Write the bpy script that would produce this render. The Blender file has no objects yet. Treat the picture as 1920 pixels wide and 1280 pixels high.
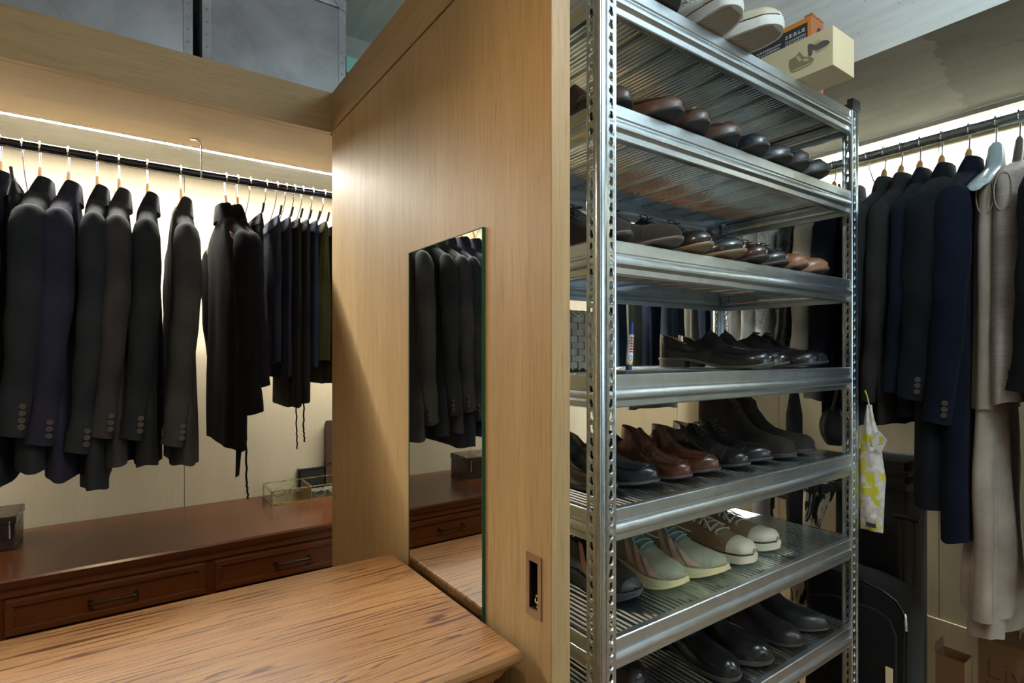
import bpy, bmesh, math, random
from mathutils import Vector, Matrix

random.seed(7)
PI = math.pi
E = 1.25                      # eye height; heights below are measured from the eye and lifted by E
SC = bpy.context.scene
COL = SC.collection

# ------------------------------------------------------------------ camera, world, lights, exposure
cam_d = bpy.data.cameras.new('camera')
cam = bpy.data.objects.new('camera', cam_d)
COL.objects.link(cam)
cam.location = (0, 0, E)
cam.rotation_euler = (PI / 2, 0, -math.atan2(.5764, .8172))
cam_d.sensor_width = 36
cam_d.lens = 36 * 1027 / 1920
cam_d.shift_y = 22 / 1920
cam_d.clip_start = .02
SC.camera = cam
SC.view_settings.view_transform = 'Standard'
SC.view_settings.look = 'None'
SC.view_settings.gamma = 1
SC.view_settings.exposure = -0.08
SC.view_settings.use_curve_mapping = False

w = bpy.data.worlds.new('world')
SC.world = w
w.use_nodes = True
w.node_tree.nodes['Background'].inputs[0].default_value = (.5, .55, .6, 1)
w.node_tree.nodes['Background'].inputs[1].default_value = .03

LED_LEFT = 470.0
LED_RIGHT = 340.0


def light(name, kind, loc, energy, color, rot=(0, 0, 0), **kw):
    d = bpy.data.lights.new(name, kind)
    d.energy = energy
    d.color = color
    for k, v in kw.items():
        setattr(d, k, v)
    o = bpy.data.objects.new(name, d)
    o.location = (loc[0], loc[1], loc[2] + E)
    o.rotation_euler = rot
    COL.objects.link(o)
    return o


# warm ceiling downlight over the island, cool bare lamp over the aisle in front of the rack
light('warm_downlight', 'SPOT', (-.10, .22, 1.16), 42, (1, .74, .45), (0, 0, 0),
      spot_size=math.radians(125), spot_blend=.6, shadow_soft_size=.035)
light('cool_aisle_lamp', 'POINT', (.95, -.35, 1.08), 22, (.74, .90, 1), (0, 0, 0), shadow_soft_size=.11)
light('cool_uplight', 'AREA', (.95, -.30, .90), 17, (.74, .90, 1), (PI, 0, 0), shape='RECTANGLE', size=1.0, size_y=.4)
light('cool_rack_fill', 'AREA', (1.15, -1.95, .25), 12, (.66, .85, 1), (PI / 2, 0, 0), shape='RECTANGLE', size=.9, size_y=1.0)  # added fill behind the camera to brighten rack fronts and shelf undersides
light('aisle_ceiling_lamp', 'AREA', (-.5, -.9, 1.17), 1.5, (1, .80, .58), (0, 0, 0),
      shape='RECTANGLE', size=.5, size_y=.5)

# ------------------------------------------------------------------ node helpers
def new_mat(name):
    m = bpy.data.materials.new(name)
    m.use_nodes = True
    nt = m.node_tree
    return m, nt, nt.nodes['Principled BSDF']


def nd(nt, t, **kw):
    n = nt.nodes.new(t)
    for k, v in kw.items():
        if hasattr(n, k) and k not in ('inputs',):
            setattr(n, k, v)
        else:
            n.inputs[k].default_value = v
    return n


def coords(nt, scale=(1, 1, 1), loc=(0, 0, 0), rot=(0, 0, 0)):
    tc = nd(nt, 'ShaderNodeTexCoord')
    mp = nd(nt, 'ShaderNodeMapping')
    mp.inputs['Scale'].default_value = scale
    mp.inputs['Location'].default_value = loc
    mp.inputs['Rotation'].default_value = rot
    nt.links.new(tc.outputs['Object'], mp.inputs['Vector'])
    return mp.outputs['Vector']


def noise(nt, vec, scale, detail=4, rough=.55, dist=0):
    n = nd(nt, 'ShaderNodeTexNoise')
    n.inputs['Scale'].default_value = scale
    n.inputs['Detail'].default_value = detail
    n.inputs['Roughness'].default_value = rough
    n.inputs['Distortion'].default_value = dist
    nt.links.new(vec, n.inputs['Vector'])
    return n.outputs['Fac']


def ramp(nt, fac, stops):
    r = nd(nt, 'ShaderNodeValToRGB')
    el = r.color_ramp.elements
    while len(el) < len(stops):
        el.new(.5)
    for e, (p, c) in zip(el, stops):
        e.position = p
        e.color = (*c, 1) if len(c) == 3 else c
    nt.links.new(fac, r.inputs['Fac'])
    return r.outputs['Color']


def mix(nt, a, b, fac, mode='MIX'):
    m = nd(nt, 'ShaderNodeMix', data_type='RGBA', blend_type=mode)
    for sock, v in ((m.inputs[0], fac), (m.inputs[6], a), (m.inputs[7], b)):
        if hasattr(v, 'links') or isinstance(v, bpy.types.NodeSocket):
            nt.links.new(v, sock)
        else:
            sock.default_value = v if isinstance(v, (int, float)) else ((*v, 1) if len(v) == 3 else v)
    return m.outputs[2]


def bump(nt, bsdf, h, strength=.2, dist=.002):
    b = nd(nt, 'ShaderNodeBump')
    b.inputs['Strength'].default_value = strength
    b.inputs['Distance'].default_value = dist
    nt.links.new(h, b.inputs['Height'])
    nt.links.new(b.outputs['Normal'], bsdf.inputs['Normal'])


def plain(name, col, rough=.5, metal=0, **kw):
    m, nt, b = new_mat(name)
    b.inputs['Base Color'].default_value = (*col, 1)
    b.inputs['Roughness'].default_value = rough
    b.inputs['Metallic'].default_value = metal
    for k, v in kw.items():
        b.inputs[k].default_value = v
    # every surface gets a little unevenness of its gloss
    n = noise(nt, coords(nt), 60, 3)
    c = ramp(nt, n, [(.3, (rough * .85,) * 3), (.7, (min(1, rough * 1.15),) * 3)])
    nt.links.new(c, b.inputs['Roughness'])
    return m


def emit(name, col, strength):
    m, nt, b = new_mat(name)
    b.inputs['Base Color'].default_value = (*col, 1)
    b.inputs['Emission Color'].default_value = (*col, 1)
    b.inputs['Emission Strength'].default_value = strength
    return m


def axis_scale(axis, along, across):
    s = [across] * 3
    s['XYZ'.index(axis)] = along
    return tuple(s)


def veneer(name, light_c, dark_c, axis='Z', rough=.52, fine=1.0):
    m, nt, b = new_mat(name)
    v1 = coords(nt, axis_scale(axis, .55, 7))
    v2 = coords(nt, axis_scale(axis, 5, 190))
    v3 = coords(nt, axis_scale(axis, 14, 420), (3, 1, 2))
    n1 = noise(nt, v1, 1.6, 5, .6, .4)
    n2 = noise(nt, v2, 1, 3, .6)
    n3 = noise(nt, v3, 1, 2, .5)
    base = ramp(nt, n1, [(.25, dark_c), (.5, tuple((a + c) / 2 for a, c in zip(light_c, dark_c))), (.72, light_c)])
    g = ramp(nt, n2, [(.3, (.72, .70, .66)), (.62, (1, 1, 1))])
    p = ramp(nt, n3, [(.32, (.68, .62, .55)), (.45, (1, 1, 1))])
    c = mix(nt, base, g, .5 * fine, 'MULTIPLY')
    c = mix(nt, c, p, .6 * fine, 'MULTIPLY')
    nt.links.new(c, b.inputs['Base Color'])
    b.inputs['Roughness'].default_value = rough
    bump(nt, b, n2, .08, .0006)
    return m


def _scaled(nt, sock, s):
    n = nd(nt, 'ShaderNodeVectorMath', operation='MULTIPLY')
    nt.links.new(sock, n.inputs[0])
    n.inputs[1].default_value = s
    return n.outputs[0]


def oak(name, axis='X'):
    """plain-sawn oak: long cathedral bands with dark open pores"""
    m, nt, b = new_mat(name)
    va = coords(nt, axis_scale(axis, .55, 6.5), (.3, .1, 0))
    warp = noise(nt, va, 1.1, 4, .5, .3)
    vb = coords(nt, axis_scale(axis, .12, 1))
    add = nd(nt, 'ShaderNodeVectorMath', operation='MULTIPLY_ADD')
    cmb = nd(nt, 'ShaderNodeCombineXYZ')
    for i in range(3):
        nt.links.new(warp, cmb.inputs[i])
    nt.links.new(cmb.outputs[0], add.inputs[0])
    add.inputs[1].default_value = (0.0, .19, .19)
    nt.links.new(vb, add.inputs[2])
    band = noise(nt, _scaled(nt, add.outputs[0], (1, 16, 16)), 1, 3, .5)
    wv = nd(nt, 'ShaderNodeTexWave', wave_type='BANDS', bands_direction='Y', wave_profile='SAW')
    wv.inputs['Scale'].default_value = 0.314 / .0100
    wv.inputs['Distortion'].default_value = .25
    wv.inputs['Detail Scale'].default_value = 2
    nt.links.new(add.outputs[0], wv.inputs['Vector'])
    brk = noise(nt, _scaled(nt, add.outputs[0], (46, 120, 120)), 1, 3, .6)
    pores2 = noise(nt, _scaled(nt, add.outputs[0], (90, 420, 420)), 1, 2, .5)
    tone = noise(nt, coords(nt, axis_scale(axis, .6, 4), (5, 2, 1)), 2, 4)
    base = ramp(nt, tone, [(.3, (.27, .125, .042)), (.55, (.34, .17, .062)), (.75, (.40, .215, .09))])
    soft = ramp(nt, band, [(.30, (.78, .72, .66)), (.52, (1, 1, 1))])
    c = mix(nt, base, soft, .8, 'MULTIPLY')
    # open pores line up along each growth ring, broken along their length
    ring = ramp(nt, wv.outputs['Fac'], [(.58, (0, 0, 0)), (.76, (1, 1, 1)), (.97, (1, 1, 1)), (1, (0, 0, 0))])
    gap = ramp(nt, brk, [(.42, (0, 0, 0)), (.52, (1, 1, 1))])
    pm = mix(nt, (1, 1, 1), (.30, .18, .10), mix(nt, ring, gap, 1, 'MULTIPLY'))
    c = mix(nt, c, pm, 1, 'MULTIPLY')
    p2 = ramp(nt, pores2, [(.36, (.62, .5, .4)), (.44, (1, 1, 1))])
    c = mix(nt, c, p2, .7, 'MULTIPLY')
    nt.links.new(c, b.inputs['Base Color'])
    b.inputs['Roughness'].default_value = .34
    b.inputs['Coat Weight'].default_value = .2
    b.inputs['Coat Roughness'].default_value = .3
    bump(nt, b, pm, .15, .0005)
    return m


def concrete(name, c0, c1, axis='Y', patch=False, rough=.85):
    m, nt, b = new_mat(name)
    v = coords(nt)
    n1 = noise(nt, v, 2.2, 8, .62, .3)
    n2 = noise(nt, coords(nt, axis_scale(axis, 3, 30)), 1, 5, .6)
    n3 = noise(nt, v, 60, 3, .7)
    c = ramp(nt, n1, [(.3, c0), (.68, c1)])
    c = mix(nt, c, ramp(nt, n2, [(.3, (.80, .79, .77)), (.6, (1, 1, 1))]), .8, 'MULTIPLY')
    c = mix(nt, c, ramp(nt, n3, [(.27, (.45, .44, .42)), (.36, (1, 1, 1))]), .7, 'MULTIPLY')
    if patch:      # an old repair with a ragged edge: paler concrete on one side of it
        sp = nd(nt, 'ShaderNodeSeparateXYZ')
        nt.links.new(v, sp.inputs[0])
        k = nd(nt, 'ShaderNodeMath', operation='MULTIPLY_ADD')
        nt.links.new(sp.outputs['X'], k.inputs[0])
        k.inputs[1].default_value = -.16
        nt.links.new(sp.outputs['Y'], k.inputs[2])
        k2 = nd(nt, 'ShaderNodeMath', operation='MULTIPLY_ADD')
        nt.links.new(noise(nt, v, 7, 6, .65), k2.inputs[0])
        k2.inputs[1].default_value = .16
        nt.links.new(k.outputs[0], k2.inputs[2])
        edge = ramp(nt, k2.outputs[0], [(.345, (0, 0, 0)), (.349, (1, 1, 1))])
        c = mix(nt, mix(nt, c, (.56, .55, .51), .9, 'MULTIPLY'), c, edge)
    nt.links.new(c, b.inputs['Base Color'])
    b.inputs['Roughness'].default_value = rough
    bump(nt, b, n1, .15, .004)
    return m


def galvanised(name, axis='X', base=(.66, .72, .77), rough=.36):
    m, nt, b = new_mat(name)
    v = coords(nt)
    n1 = noise(nt, v, 26, 5, .65)
    n2 = noise(nt, coords(nt, axis_scale(axis, 4, 140)), 1, 4, .6)
    c = ramp(nt, n1, [(.3, tuple(x * .84 for x in base)), (.65, base)])
    nt.links.new(c, b.inputs['Base Color'])
    b.inputs['Metallic'].default_value = 1
    r = ramp(nt, n2, [(.3, (rough * .85,) * 3), (.7, (rough * 1.2,) * 3)])
    nt.links.new(r, b.inputs['Roughness'])
    return m


def fabric(name, col, var=.25, rough=.95, weave=900, sheen=.04, slub=None):
    m, nt, b = new_mat(name)
    v = coords(nt)
    n1 = noise(nt, v, 9, 4)
    n2 = noise(nt, v, weave, 2)
    c = ramp(nt, n1, [(.3, tuple(x * (1 - var) for x in col)), (.7, tuple(x * (1 + var) for x in col))])
    c = mix(nt, c, ramp(nt, n2, [(.3, (.6, .6, .6)), (.65, (1, 1, 1))]), .8, 'MULTIPLY')
    h = n2
    if slub:
        ns = noise(nt, coords(nt, slub), 1, 3, .6)
        c = mix(nt, c, ramp(nt, ns, [(.35, (.8, .78, .76)), (.6, (1, 1, 1))]), .8, 'MULTIPLY')
        h = ns
    nt.links.new(c, b.inputs['Base Color'])
    b.inputs['Roughness'].default_value = rough
    b.inputs['Specular IOR Level'].default_value = .12
    b.inputs['Sheen Weight'].default_value = sheen
    b.inputs['Sheen Roughness'].default_value = .5
    bump(nt, b, h, .25, .0008)
    return m


def checked(name, col, line, pitch=.007):
    m, nt, b = new_mat(name)
    v = coords(nt)
    outs = []
    for ax in ('Y', 'Z'):
        wv = nd(nt, 'ShaderNodeTexWave', wave_type='BANDS', bands_direction=ax)
        wv.inputs['Scale'].default_value = .314 / pitch
        nt.links.new(v, wv.inputs['Vector'])
        outs.append(ramp(nt, wv.outputs['Fac'], [(.80, (1, 1, 1)), (.9, line)]))
    c = mix(nt, mix(nt, col, outs[0], 1, 'MULTIPLY'), outs[1], 1, 'MULTIPLY')
    nt.links.new(c, b.inputs['Base Color'])
    b.inputs['Roughness'].default_value = .9
    return m


def leather(name, col, rough=.3, grain=140, var=.3):
    m, nt, b = new_mat(name)
    v = coords(nt)
    n1 = noise(nt, v, 22, 4)
    c = ramp(nt, n1, [(.3, tuple(x * (1 - var) for x in col)), (.7, tuple(x * (1 + var) for x in col))])
    nt.links.new(c, b.inputs['Base Color'])
    r = ramp(nt, noise(nt, v, 35, 3), [(.3, (rough * .8,) * 3), (.7, (rough * 1.4,) * 3)])
    nt.links.new(r, b.inputs['Roughness'])
    bump(nt, b, noise(nt, v, grain, 3), .12, .001)
    return m


def zebra(name, a, c2, scale=(30, 30, 6), thr=(.47, .5)):
    m, nt, b = new_mat(name)
    n = noise(nt, coords(nt, scale), 1, 2, .5, 1.2)
    nt.links.new(ramp(nt, n, [(thr[0], a), (thr[1], c2)]), b.inputs['Base Color'])
    b.inputs['Roughness'].default_value = .7
    return m


M = {}
M['ply_z'] = veneer('oak_veneer_vertical', (.475, .325, .16), (.39, .255, .115), 'Z')
M['ply_x'] = veneer('oak_veneer_along_x', (.48, .335, .165), (.39, .26, .118), 'X')
M['ply_y'] = veneer('oak_veneer_along_y', (.46, .315, .155), (.38, .25, .115), 'Y')
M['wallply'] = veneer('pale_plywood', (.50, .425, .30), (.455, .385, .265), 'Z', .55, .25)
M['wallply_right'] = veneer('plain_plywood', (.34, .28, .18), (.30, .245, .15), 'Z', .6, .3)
M['oak'] = oak('oak_top')
M['oak_dark'] = veneer('oak_carcass', (.40, .17, .05), (.26, .10, .025), 'Z', .38)
M['cherry_x'] = veneer('red_brown_lacquer', (.11, .031, .009), (.07, .02, .006), 'X', .22, .8)
M['cherry_front'] = veneer('red_brown_front', (.15, .046, .012), (.10, .027, .008), 'X', .33, .9)
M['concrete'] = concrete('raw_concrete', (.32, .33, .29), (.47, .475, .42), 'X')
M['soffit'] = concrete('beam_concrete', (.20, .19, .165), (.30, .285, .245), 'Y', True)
M['plaster'] = concrete('pale_plaster', (.70, .74, .73), (.80, .83, .81), 'Y', False, .8)
M['floor'] = veneer('floor_boards', (.22, .13, .06), (.15, .085, .04), 'Y')
M['galv'] = galvanised('galvanised_steel', 'X')
M['galv_y'] = galvanised('galvanised_deck', 'Y', (.68, .77, .82), .20)
M['galv_z'] = galvanised('galvanised_post', 'Z', (.68, .74, .79), .26)
M['trunk'] = None
M['chrome'] = plain('chrome', (.85, .85, .86), .12, 1)
M['rod'] = plain('black_steel_rod', (.06, .06, .065), .18, .9)
M['rod_grey'] = plain('grey_steel_rod', (.28, .31, .30), .3, .8)
M['alu'] = plain('aluminium', (.75, .74, .70), .35, .9)
M['brass'] = plain('brass', (.55, .40, .14), .3, 1)
M['bronze'] = plain('bronze_pull', (.30, .20, .13), .38, .8)
M['black_metal'] = plain('dark_iron', (.035, .028, .022), .4, .6)
M['black_plastic'] = plain('black_plastic', (.012, .012, .013), .35)
M['mirror'] = plain('mirror_glass', (.80, .83, .82), .012, 1)
M['glass_edge'] = plain('green_glass_edge', (.015, .09, .055), .1)
M['hanger_wood'] = veneer('hanger_beech', (.52, .30, .13), (.40, .21, .08), 'Y', .35)
M['hanger_dark'] = plain('dark_hanger', (.10, .085, .07), .4)
M['hanger_grey'] = plain('grey_blue_hanger', (.30, .37, .38), .3)
M['wire'] = plain('hanger_wire', (.45, .44, .42), .25, 1)
M['button'] = plain('horn_button', (.05, .04, .032), .3)
M['cream_card'] = plain('cream_card', (.70, .58, .36), .7)
M['kraft'] = plain('kraft_paper', (.20, .11, .05), .8)
M['orange_card'] = plain('orange_card', (.72, .26, .04), .6)
M['rust_card'] = plain('rust_card', (.45, .15, .06), .6)
M['ink'] = plain('black_print', (.03, .032, .04), .6)
M['white_print'] = plain('white_print', (.8, .8, .8), .6)
M['peach_card'] = plain('peach_print', (.80, .55, .38), .6)
M['sepia'] = plain('sepia_print', (.30, .23, .12), .5)
M['sepia_dark'] = plain('sepia_print_dark', (.12, .11, .10), .5)
M['sepia_light'] = plain('sepia_print_light', (.55, .46, .28), .5)
M['red_ink'] = plain('red_print', (.55, .03, .03), .5)
M['blue_plastic'] = plain('blue_plastic', (.02, .07, .42), .3)
M['navy_plastic'] = plain('navy_print', (.03, .03, .16), .4)
M['yellow_print'] = plain('yellow_print', (.75, .45, .03), .5)
M['wicker'] = plain('grey_wicker', (.30, .27, .22), .75)
M['wicker_dark'] = plain('dark_wicker_inside', (.06, .045, .03), .9)
M['teal'] = plain('mint_card', (.24, .56, .50), .6)
M['white_cloth'] = fabric('white_cloth', (.62, .60, .56))
M['led_l'] = emit('warm_white_led', (1, .98, .88), LED_LEFT)
M['led_r'] = emit('neutral_white_led', (.82, .96, 1), LED_RIGHT)
M['dark_brown'] = plain('dark_brown_wood', (.06, .03, .018), .35)
M['black_lacquer'] = plain('black_lacquer', (.012, .012, .012), .2)
M['zebra'] = zebra('zebra_print', (.012, .012, .01), (.62, .54, .38))
M['floral'] = None


def trunk_mat():
    m, nt, b = new_mat('worn_trunk_steel')
    v = coords(nt)
    n = noise(nt, v, 5, 6, .6, .6)
    nt.links.new(ramp(nt, n, [(.3, (.24, .25, .27)), (.5, (.36, .37, .39)), (.7, (.44, .46, .49))]), b.inputs['Base Color'])
    b.inputs['Metallic'].default_value = .35
    nt.links.new(ramp(nt, noise(nt, v, 12, 4), [(.3, (.38,) * 3), (.7, (.6,) * 3)]), b.inputs['Roughness'])
    bump(nt, b, noise(nt, v, 240, 2), .08, .001)
    return m


def floral_mat():
    m, nt, b = new_mat('yellow_white_print_fabric')
    v = coords(nt)
    n1 = noise(nt, v, 24, 2, .5, .8)
    n2 = noise(nt, coords(nt, loc=(4, 2, 7)), 30, 2, .5, .6)
    c = ramp(nt, n1, [(.42, (.62, .60, .56)), (.50, (.50, .44, .44)), (.56, (.62, .60, .56))])
    c = mix(nt, c, (.55, .52, .04), ramp(nt, n2, [(.53, (0, 0, 0)), (.56, (1, 1, 1))]))
    nt.links.new(c, b.inputs['Base Color'])
    b.inputs['Roughness'].default_value = .8
    return m


def glass_mat():
    m, nt, b = new_mat('clear_glass')
    b.inputs['Base Color'].default_value = (.93, .97, .93, 1)
    b.inputs['Roughness'].default_value = .02
    b.inputs['Transmission Weight'].default_value = 1
    b.inputs['IOR'].default_value = 1.45
    return m


M['trunk'] = trunk_mat()
M['floral'] = floral_mat()
M['glass'] = glass_mat()

# ------------------------------------------------------------------ mesh helpers
class MB:
    """collects faces and links them as ONE mesh object"""
    def __init__(s):
        s.v, s.f, s.m = [], [], []

    def add(s, verts, faces, mat=0):
        o = len(s.v)
        s.v += [tuple(p) for p in verts]
        s.f += [tuple(o + i for i in f) for f in faces]
        s.m += [mat] * len(faces)
        return s

    def box(s, x0, x1, y0, y1, z0, z1, mat=0):
        vs = [(x, y, z) for z in (z0, z1) for y in (y0, y1) for x in (x0, x1)]
        return s.add(vs, [(0, 2, 3, 1), (4, 5, 7, 6), (0, 1, 5, 4), (2, 6, 7, 3), (0, 4, 6, 2), (1, 3, 7, 5)], mat)

    def grid(s, rows, mat=0, closed=False, cap0=False, cap1=False):
        n = len(rows[0])
        vs = [p for r in rows for p in r]
        fs = []
        for i in range(len(rows) - 1):
            for j in range(n if closed else n - 1):
                k = (j + 1) % n
                fs.append((i * n + j, i * n + k, (i + 1) * n + k, (i + 1) * n + j))
        if cap0:
            fs.append(tuple(range(n))[::-1])
        if cap1:
            b = (len(rows) - 1) * n
            fs.append(tuple(b + j for j in range(n)))
        return s.add(vs, fs, mat)

    def prism(s, poly, axis, a, b, mat=0):
        """poly in the two other axes (order X,Y,Z without axis), from a to b along axis"""
        def P(p, t):
            q = list(p)
            q.insert('XYZ'.index(axis), t)
            return tuple(q)
        return s.grid([[P(p, a) for p in poly], [P(p, b) for p in poly]], mat, True, True, True)

    def tube(s, path, r, n=8, mat=0, caps=True, flat=1.0):
        path = [Vector(p) for p in path]
        rows = []
        up = None
        for i, p in enumerate(path):
            d = (path[min(i + 1, len(path) - 1)] - path[max(i - 1, 0)])
            if d.length < 1e-9:
                d = Vector((0, 0, 1))
            d.normalize()
            if up is None:
                up = Vector((0, 0, 1)) if abs(d.z) < .9 else Vector((1, 0, 0))
            u = up - d * up.dot(d)
            if u.length < 1e-6:
                u = Vector((1, 0, 0)) - d * d.x
            u.normalize()
            up = u
            q = d.cross(u)
            rr = r[i] if isinstance(r, (list, tuple)) else r
            rows.append([tuple(p + u * (math.cos(2 * PI * k / n) * rr * flat) + q * (math.sin(2 * PI * k / n) * rr)) for k in range(n)])
        return s.grid(rows, mat, True, caps, caps)

    def lathe(s, prof, n=20, c=(0, 0), mat=0):
        rows = [[(c[0] + r * math.cos(2 * PI * k / n), c[1] + r * math.sin(2 * PI * k / n), z) for k in range(n)] for r, z in prof]
        return s.grid(rows, mat, True, True, True)

    def shift(s, x=0, y=0, z=0):
        s.v = [(p[0] + x, p[1] + y, p[2] + z) for p in s.v]
        return s


def build(name, mb, mats, parent=None, smooth=None, bevel=0, world=True):
    """world=True: coordinates are room coordinates (heights from the eye)"""
    vs = mb.v
    if world:
        off = Vector((0, 0, E))
        p = parent
        while p is not None:
            off = off - p.location
            p = p.parent
        vs = [(x + off.x, y + off.y, z + off.z) for x, y, z in vs]
    me = bpy.data.meshes.new(name)
    me.from_pydata(vs, [], mb.f)
    if not isinstance(mats, (list, tuple)):
        mats = [mats]
    for m in mats:
        me.materials.append(m)
    me.polygons.foreach_set('material_index', mb.m)
    bm = bmesh.new()
    bm.from_mesh(me)
    if bevel:
        eds = [e for e in bm.edges if len(e.link_faces) == 2 and e.calc_face_angle(0) > .5]
        bmesh.ops.bevel(bm, geom=eds, offset=bevel, segments=2, profile=.6, affect='EDGES', clamp_overlap=True)
    bmesh.ops.recalc_face_normals(bm, faces=bm.faces)
    bm.to_mesh(me)
    bm.free()
    if smooth:
        me.polygons.foreach_set('use_smooth', [True] * len(me.polygons))
        me.set_sharp_from_angle(angle=math.radians(smooth))
    o = bpy.data.objects.new(name, me)
    COL.objects.link(o)
    o.parent = parent
    return o


def tag(o, label=None, cat=None, group=None, kind=None):
    if label: o['label'] = label
    if cat: o['category'] = cat
    if group: o['group'] = group
    if kind: o['kind'] = kind
    return o


def thing(name, label, cat, loc=(0, 0, 0), rotz=0, group=None):
    o = bpy.data.objects.new(name, None)
    o.empty_display_size = .05
    COL.objects.link(o)
    o.location = (loc[0], loc[1], loc[2] + E)
    o.rotation_euler = (0, 0, rotz)
    return tag(o, label, cat, group)


def struct(name, mb, mats, **kw):
    return tag(build(name, mb, mats, **kw), kind='structure')


def dup(o, parent, loc):
    c = o.copy()
    COL.objects.link(c)
    c.parent = parent
    c.location = loc
    return c


def ease(tab, x):
    """smooth interpolation through a table of (x, y)"""
    if x <= tab[0][0]: return tab[0][1]
    for (a, ya), (b, yb) in zip(tab, tab[1:]):
        if x <= b:
            t = (x - a) / (b - a)
            t = t * .5 + (t * t * (3 - 2 * t)) * .5
            return ya + (yb - ya) * t
    return tab[-1][1]


# ------------------------------------------------------------------ the room
FL = -1.25
struct('floor', MB().box(-1.6, 2.9, -1.7, 2.8, FL - .06, FL), M['floor'])
struct('ceiling', MB().box(-1.6, 2.9, -1.7, 2.8, 1.2, 1.28), M['plaster'])

back = struct('wall_back', MB().box(-1.6, 2.5, 2.39, 2.5, FL, 1.2), M['wallply'])
xs = [-1.6, -1.02, -.42, .179, .779, 1.379, 1.979, 2.43]
for a, b in zip(xs, xs[1:]):
    build('panel', MB().box(a + .001, b - .001, 2.375, 2.389, FL, .66), M['wallply'], back, bevel=.0008)
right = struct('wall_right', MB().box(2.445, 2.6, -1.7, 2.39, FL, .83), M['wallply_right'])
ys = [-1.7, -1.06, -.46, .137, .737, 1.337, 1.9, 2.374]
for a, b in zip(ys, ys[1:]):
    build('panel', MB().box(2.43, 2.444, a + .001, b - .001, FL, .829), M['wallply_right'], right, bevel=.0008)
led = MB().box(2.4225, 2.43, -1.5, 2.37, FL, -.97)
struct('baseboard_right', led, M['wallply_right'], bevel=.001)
struct('wall_left', MB().box(-1.7, -1.6, -1.7, 2.5, FL, 1.2), M['wallply'])
# the wall behind the camera, with an opening added to let the fill light through
struct('wall_front', MB().box(-1.6, .68, -1.8, -1.7, FL, 1.2).box(1.62, 2.6, -1.8, -1.7, FL, 1.2).box(.68, 1.62, -1.8, -1.7, .80, 1.2), M['plaster'])

# concrete beam over the left closet wall and the deep beam over the right closet
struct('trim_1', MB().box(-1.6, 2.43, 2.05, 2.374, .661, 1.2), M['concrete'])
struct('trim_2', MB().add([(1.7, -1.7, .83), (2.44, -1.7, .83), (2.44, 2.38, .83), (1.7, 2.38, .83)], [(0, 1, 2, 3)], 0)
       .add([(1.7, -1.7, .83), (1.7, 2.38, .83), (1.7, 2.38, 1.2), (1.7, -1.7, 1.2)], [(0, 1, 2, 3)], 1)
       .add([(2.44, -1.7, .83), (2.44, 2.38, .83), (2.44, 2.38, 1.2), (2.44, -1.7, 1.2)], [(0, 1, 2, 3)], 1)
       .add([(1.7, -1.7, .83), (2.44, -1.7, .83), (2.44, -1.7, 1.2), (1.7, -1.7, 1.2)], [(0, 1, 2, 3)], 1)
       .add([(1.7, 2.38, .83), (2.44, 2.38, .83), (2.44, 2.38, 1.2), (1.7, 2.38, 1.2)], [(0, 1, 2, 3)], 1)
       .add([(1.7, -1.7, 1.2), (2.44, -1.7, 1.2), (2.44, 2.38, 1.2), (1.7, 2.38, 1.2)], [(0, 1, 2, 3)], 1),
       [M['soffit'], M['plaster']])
struct('trim_3', MB().box(2.412, 2.43, -1.5, 2.37, .772, .812), M['alu'], bevel=.001)

# right LED channel in the soffit corner
t = thing('led_strip', 'long white LED strip glowing in the soffit corner above the right clothes rod', 'led strip', (2.385, .4, .815))
build('diffuser', MB().box(2.364, 2.388, -1.45, 2.36, .826, .829), M['led_r'], t)
build('channel', MB().box(2.357, 2.362, -1.45, 2.36, .812, .8295), M['alu'], t)

# ------------------------------------------------------------------ left closet: top shelf with fascia, divider
t = thing('closet_top_shelf', 'oak veneer shelf with deep front fascia above the left clothes rod', 'shelf', (-.3, 1.65, .66))
build('fascia', MB().box(-1.55, .505, 1.65, 1.672, .66, .779), M['ply_x'], t, bevel=.0008)
build('shelf_board', MB().box(-1.55, 1.78, 1.673, 2.048, .66, .685), M['ply_x'], t)
t = thing('led_strip', 'slim warm white LED strip under the left closet shelf', 'led strip', (-.3, 2.03, .65))
build('diffuser', MB().box(-1.5, 1.75, 2.020, 2.040, .6590, .6598), M['led_l'], t)
build('channel', MB().box(-1.5, 1.75, 2.0180, 2.0195, .6566, .6599), M['alu'], t)
# the oak veneer panel with its recessed pull
PX0, PX1, PY0, PY1 = .505, .541, .618, 1.65
HY0, HY1, HZ0, HZ1 = .647, .668, -.387, -.315
t = thing('partition_panel', 'tall oak veneer partition panel holding the mirror, between closet and shoe rack', 'panel', (.523, 1.13, FL))
pm = MB()
pm.box(PX0, PX1, HY1, PY1, FL, .662).box(PX0, PX1, PY0, HY0, FL, .662)
pm.box(PX0, PX1, HY0, HY1, HZ1, .662).box(PX0, PX1, HY0, HY1, FL, HZ0)
build('panel_face', pm, M['ply_z'], t)
build('end_edge', MB().box(PX0 + .0005, PX1 - .0005, PY0 - .0012, PY0 - .0001, FL, .662), M['ply_z'], t)
build('top_rail', MB().box(PX0, PX1, PY0, PY1, .667, .779), M['ply_y'], t)
build('shadow_groove', MB().box(PX0 + .004, PX1 - .004, PY0 + .003, PY1 - .003, .661, .668), M['dark_brown'], t)
fr = MB()
a0, a1, b0, b1 = .639, .676, -.398, -.304
fr.box(PX0 - .002, PX0, HY1, a1, b0, b1).box(PX0 - .002, PX0, a0, HY0, b0, b1)
fr.box(PX0 - .002, PX0, HY0, HY1, HZ1, b1).box(PX0 - .002, PX0, HY0, HY1, b0, HZ0)
pl = build('pull_plate', fr, M['bronze'], t)
tag(pl, 'bronze recessed pull plate')
cup = MB()
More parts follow.
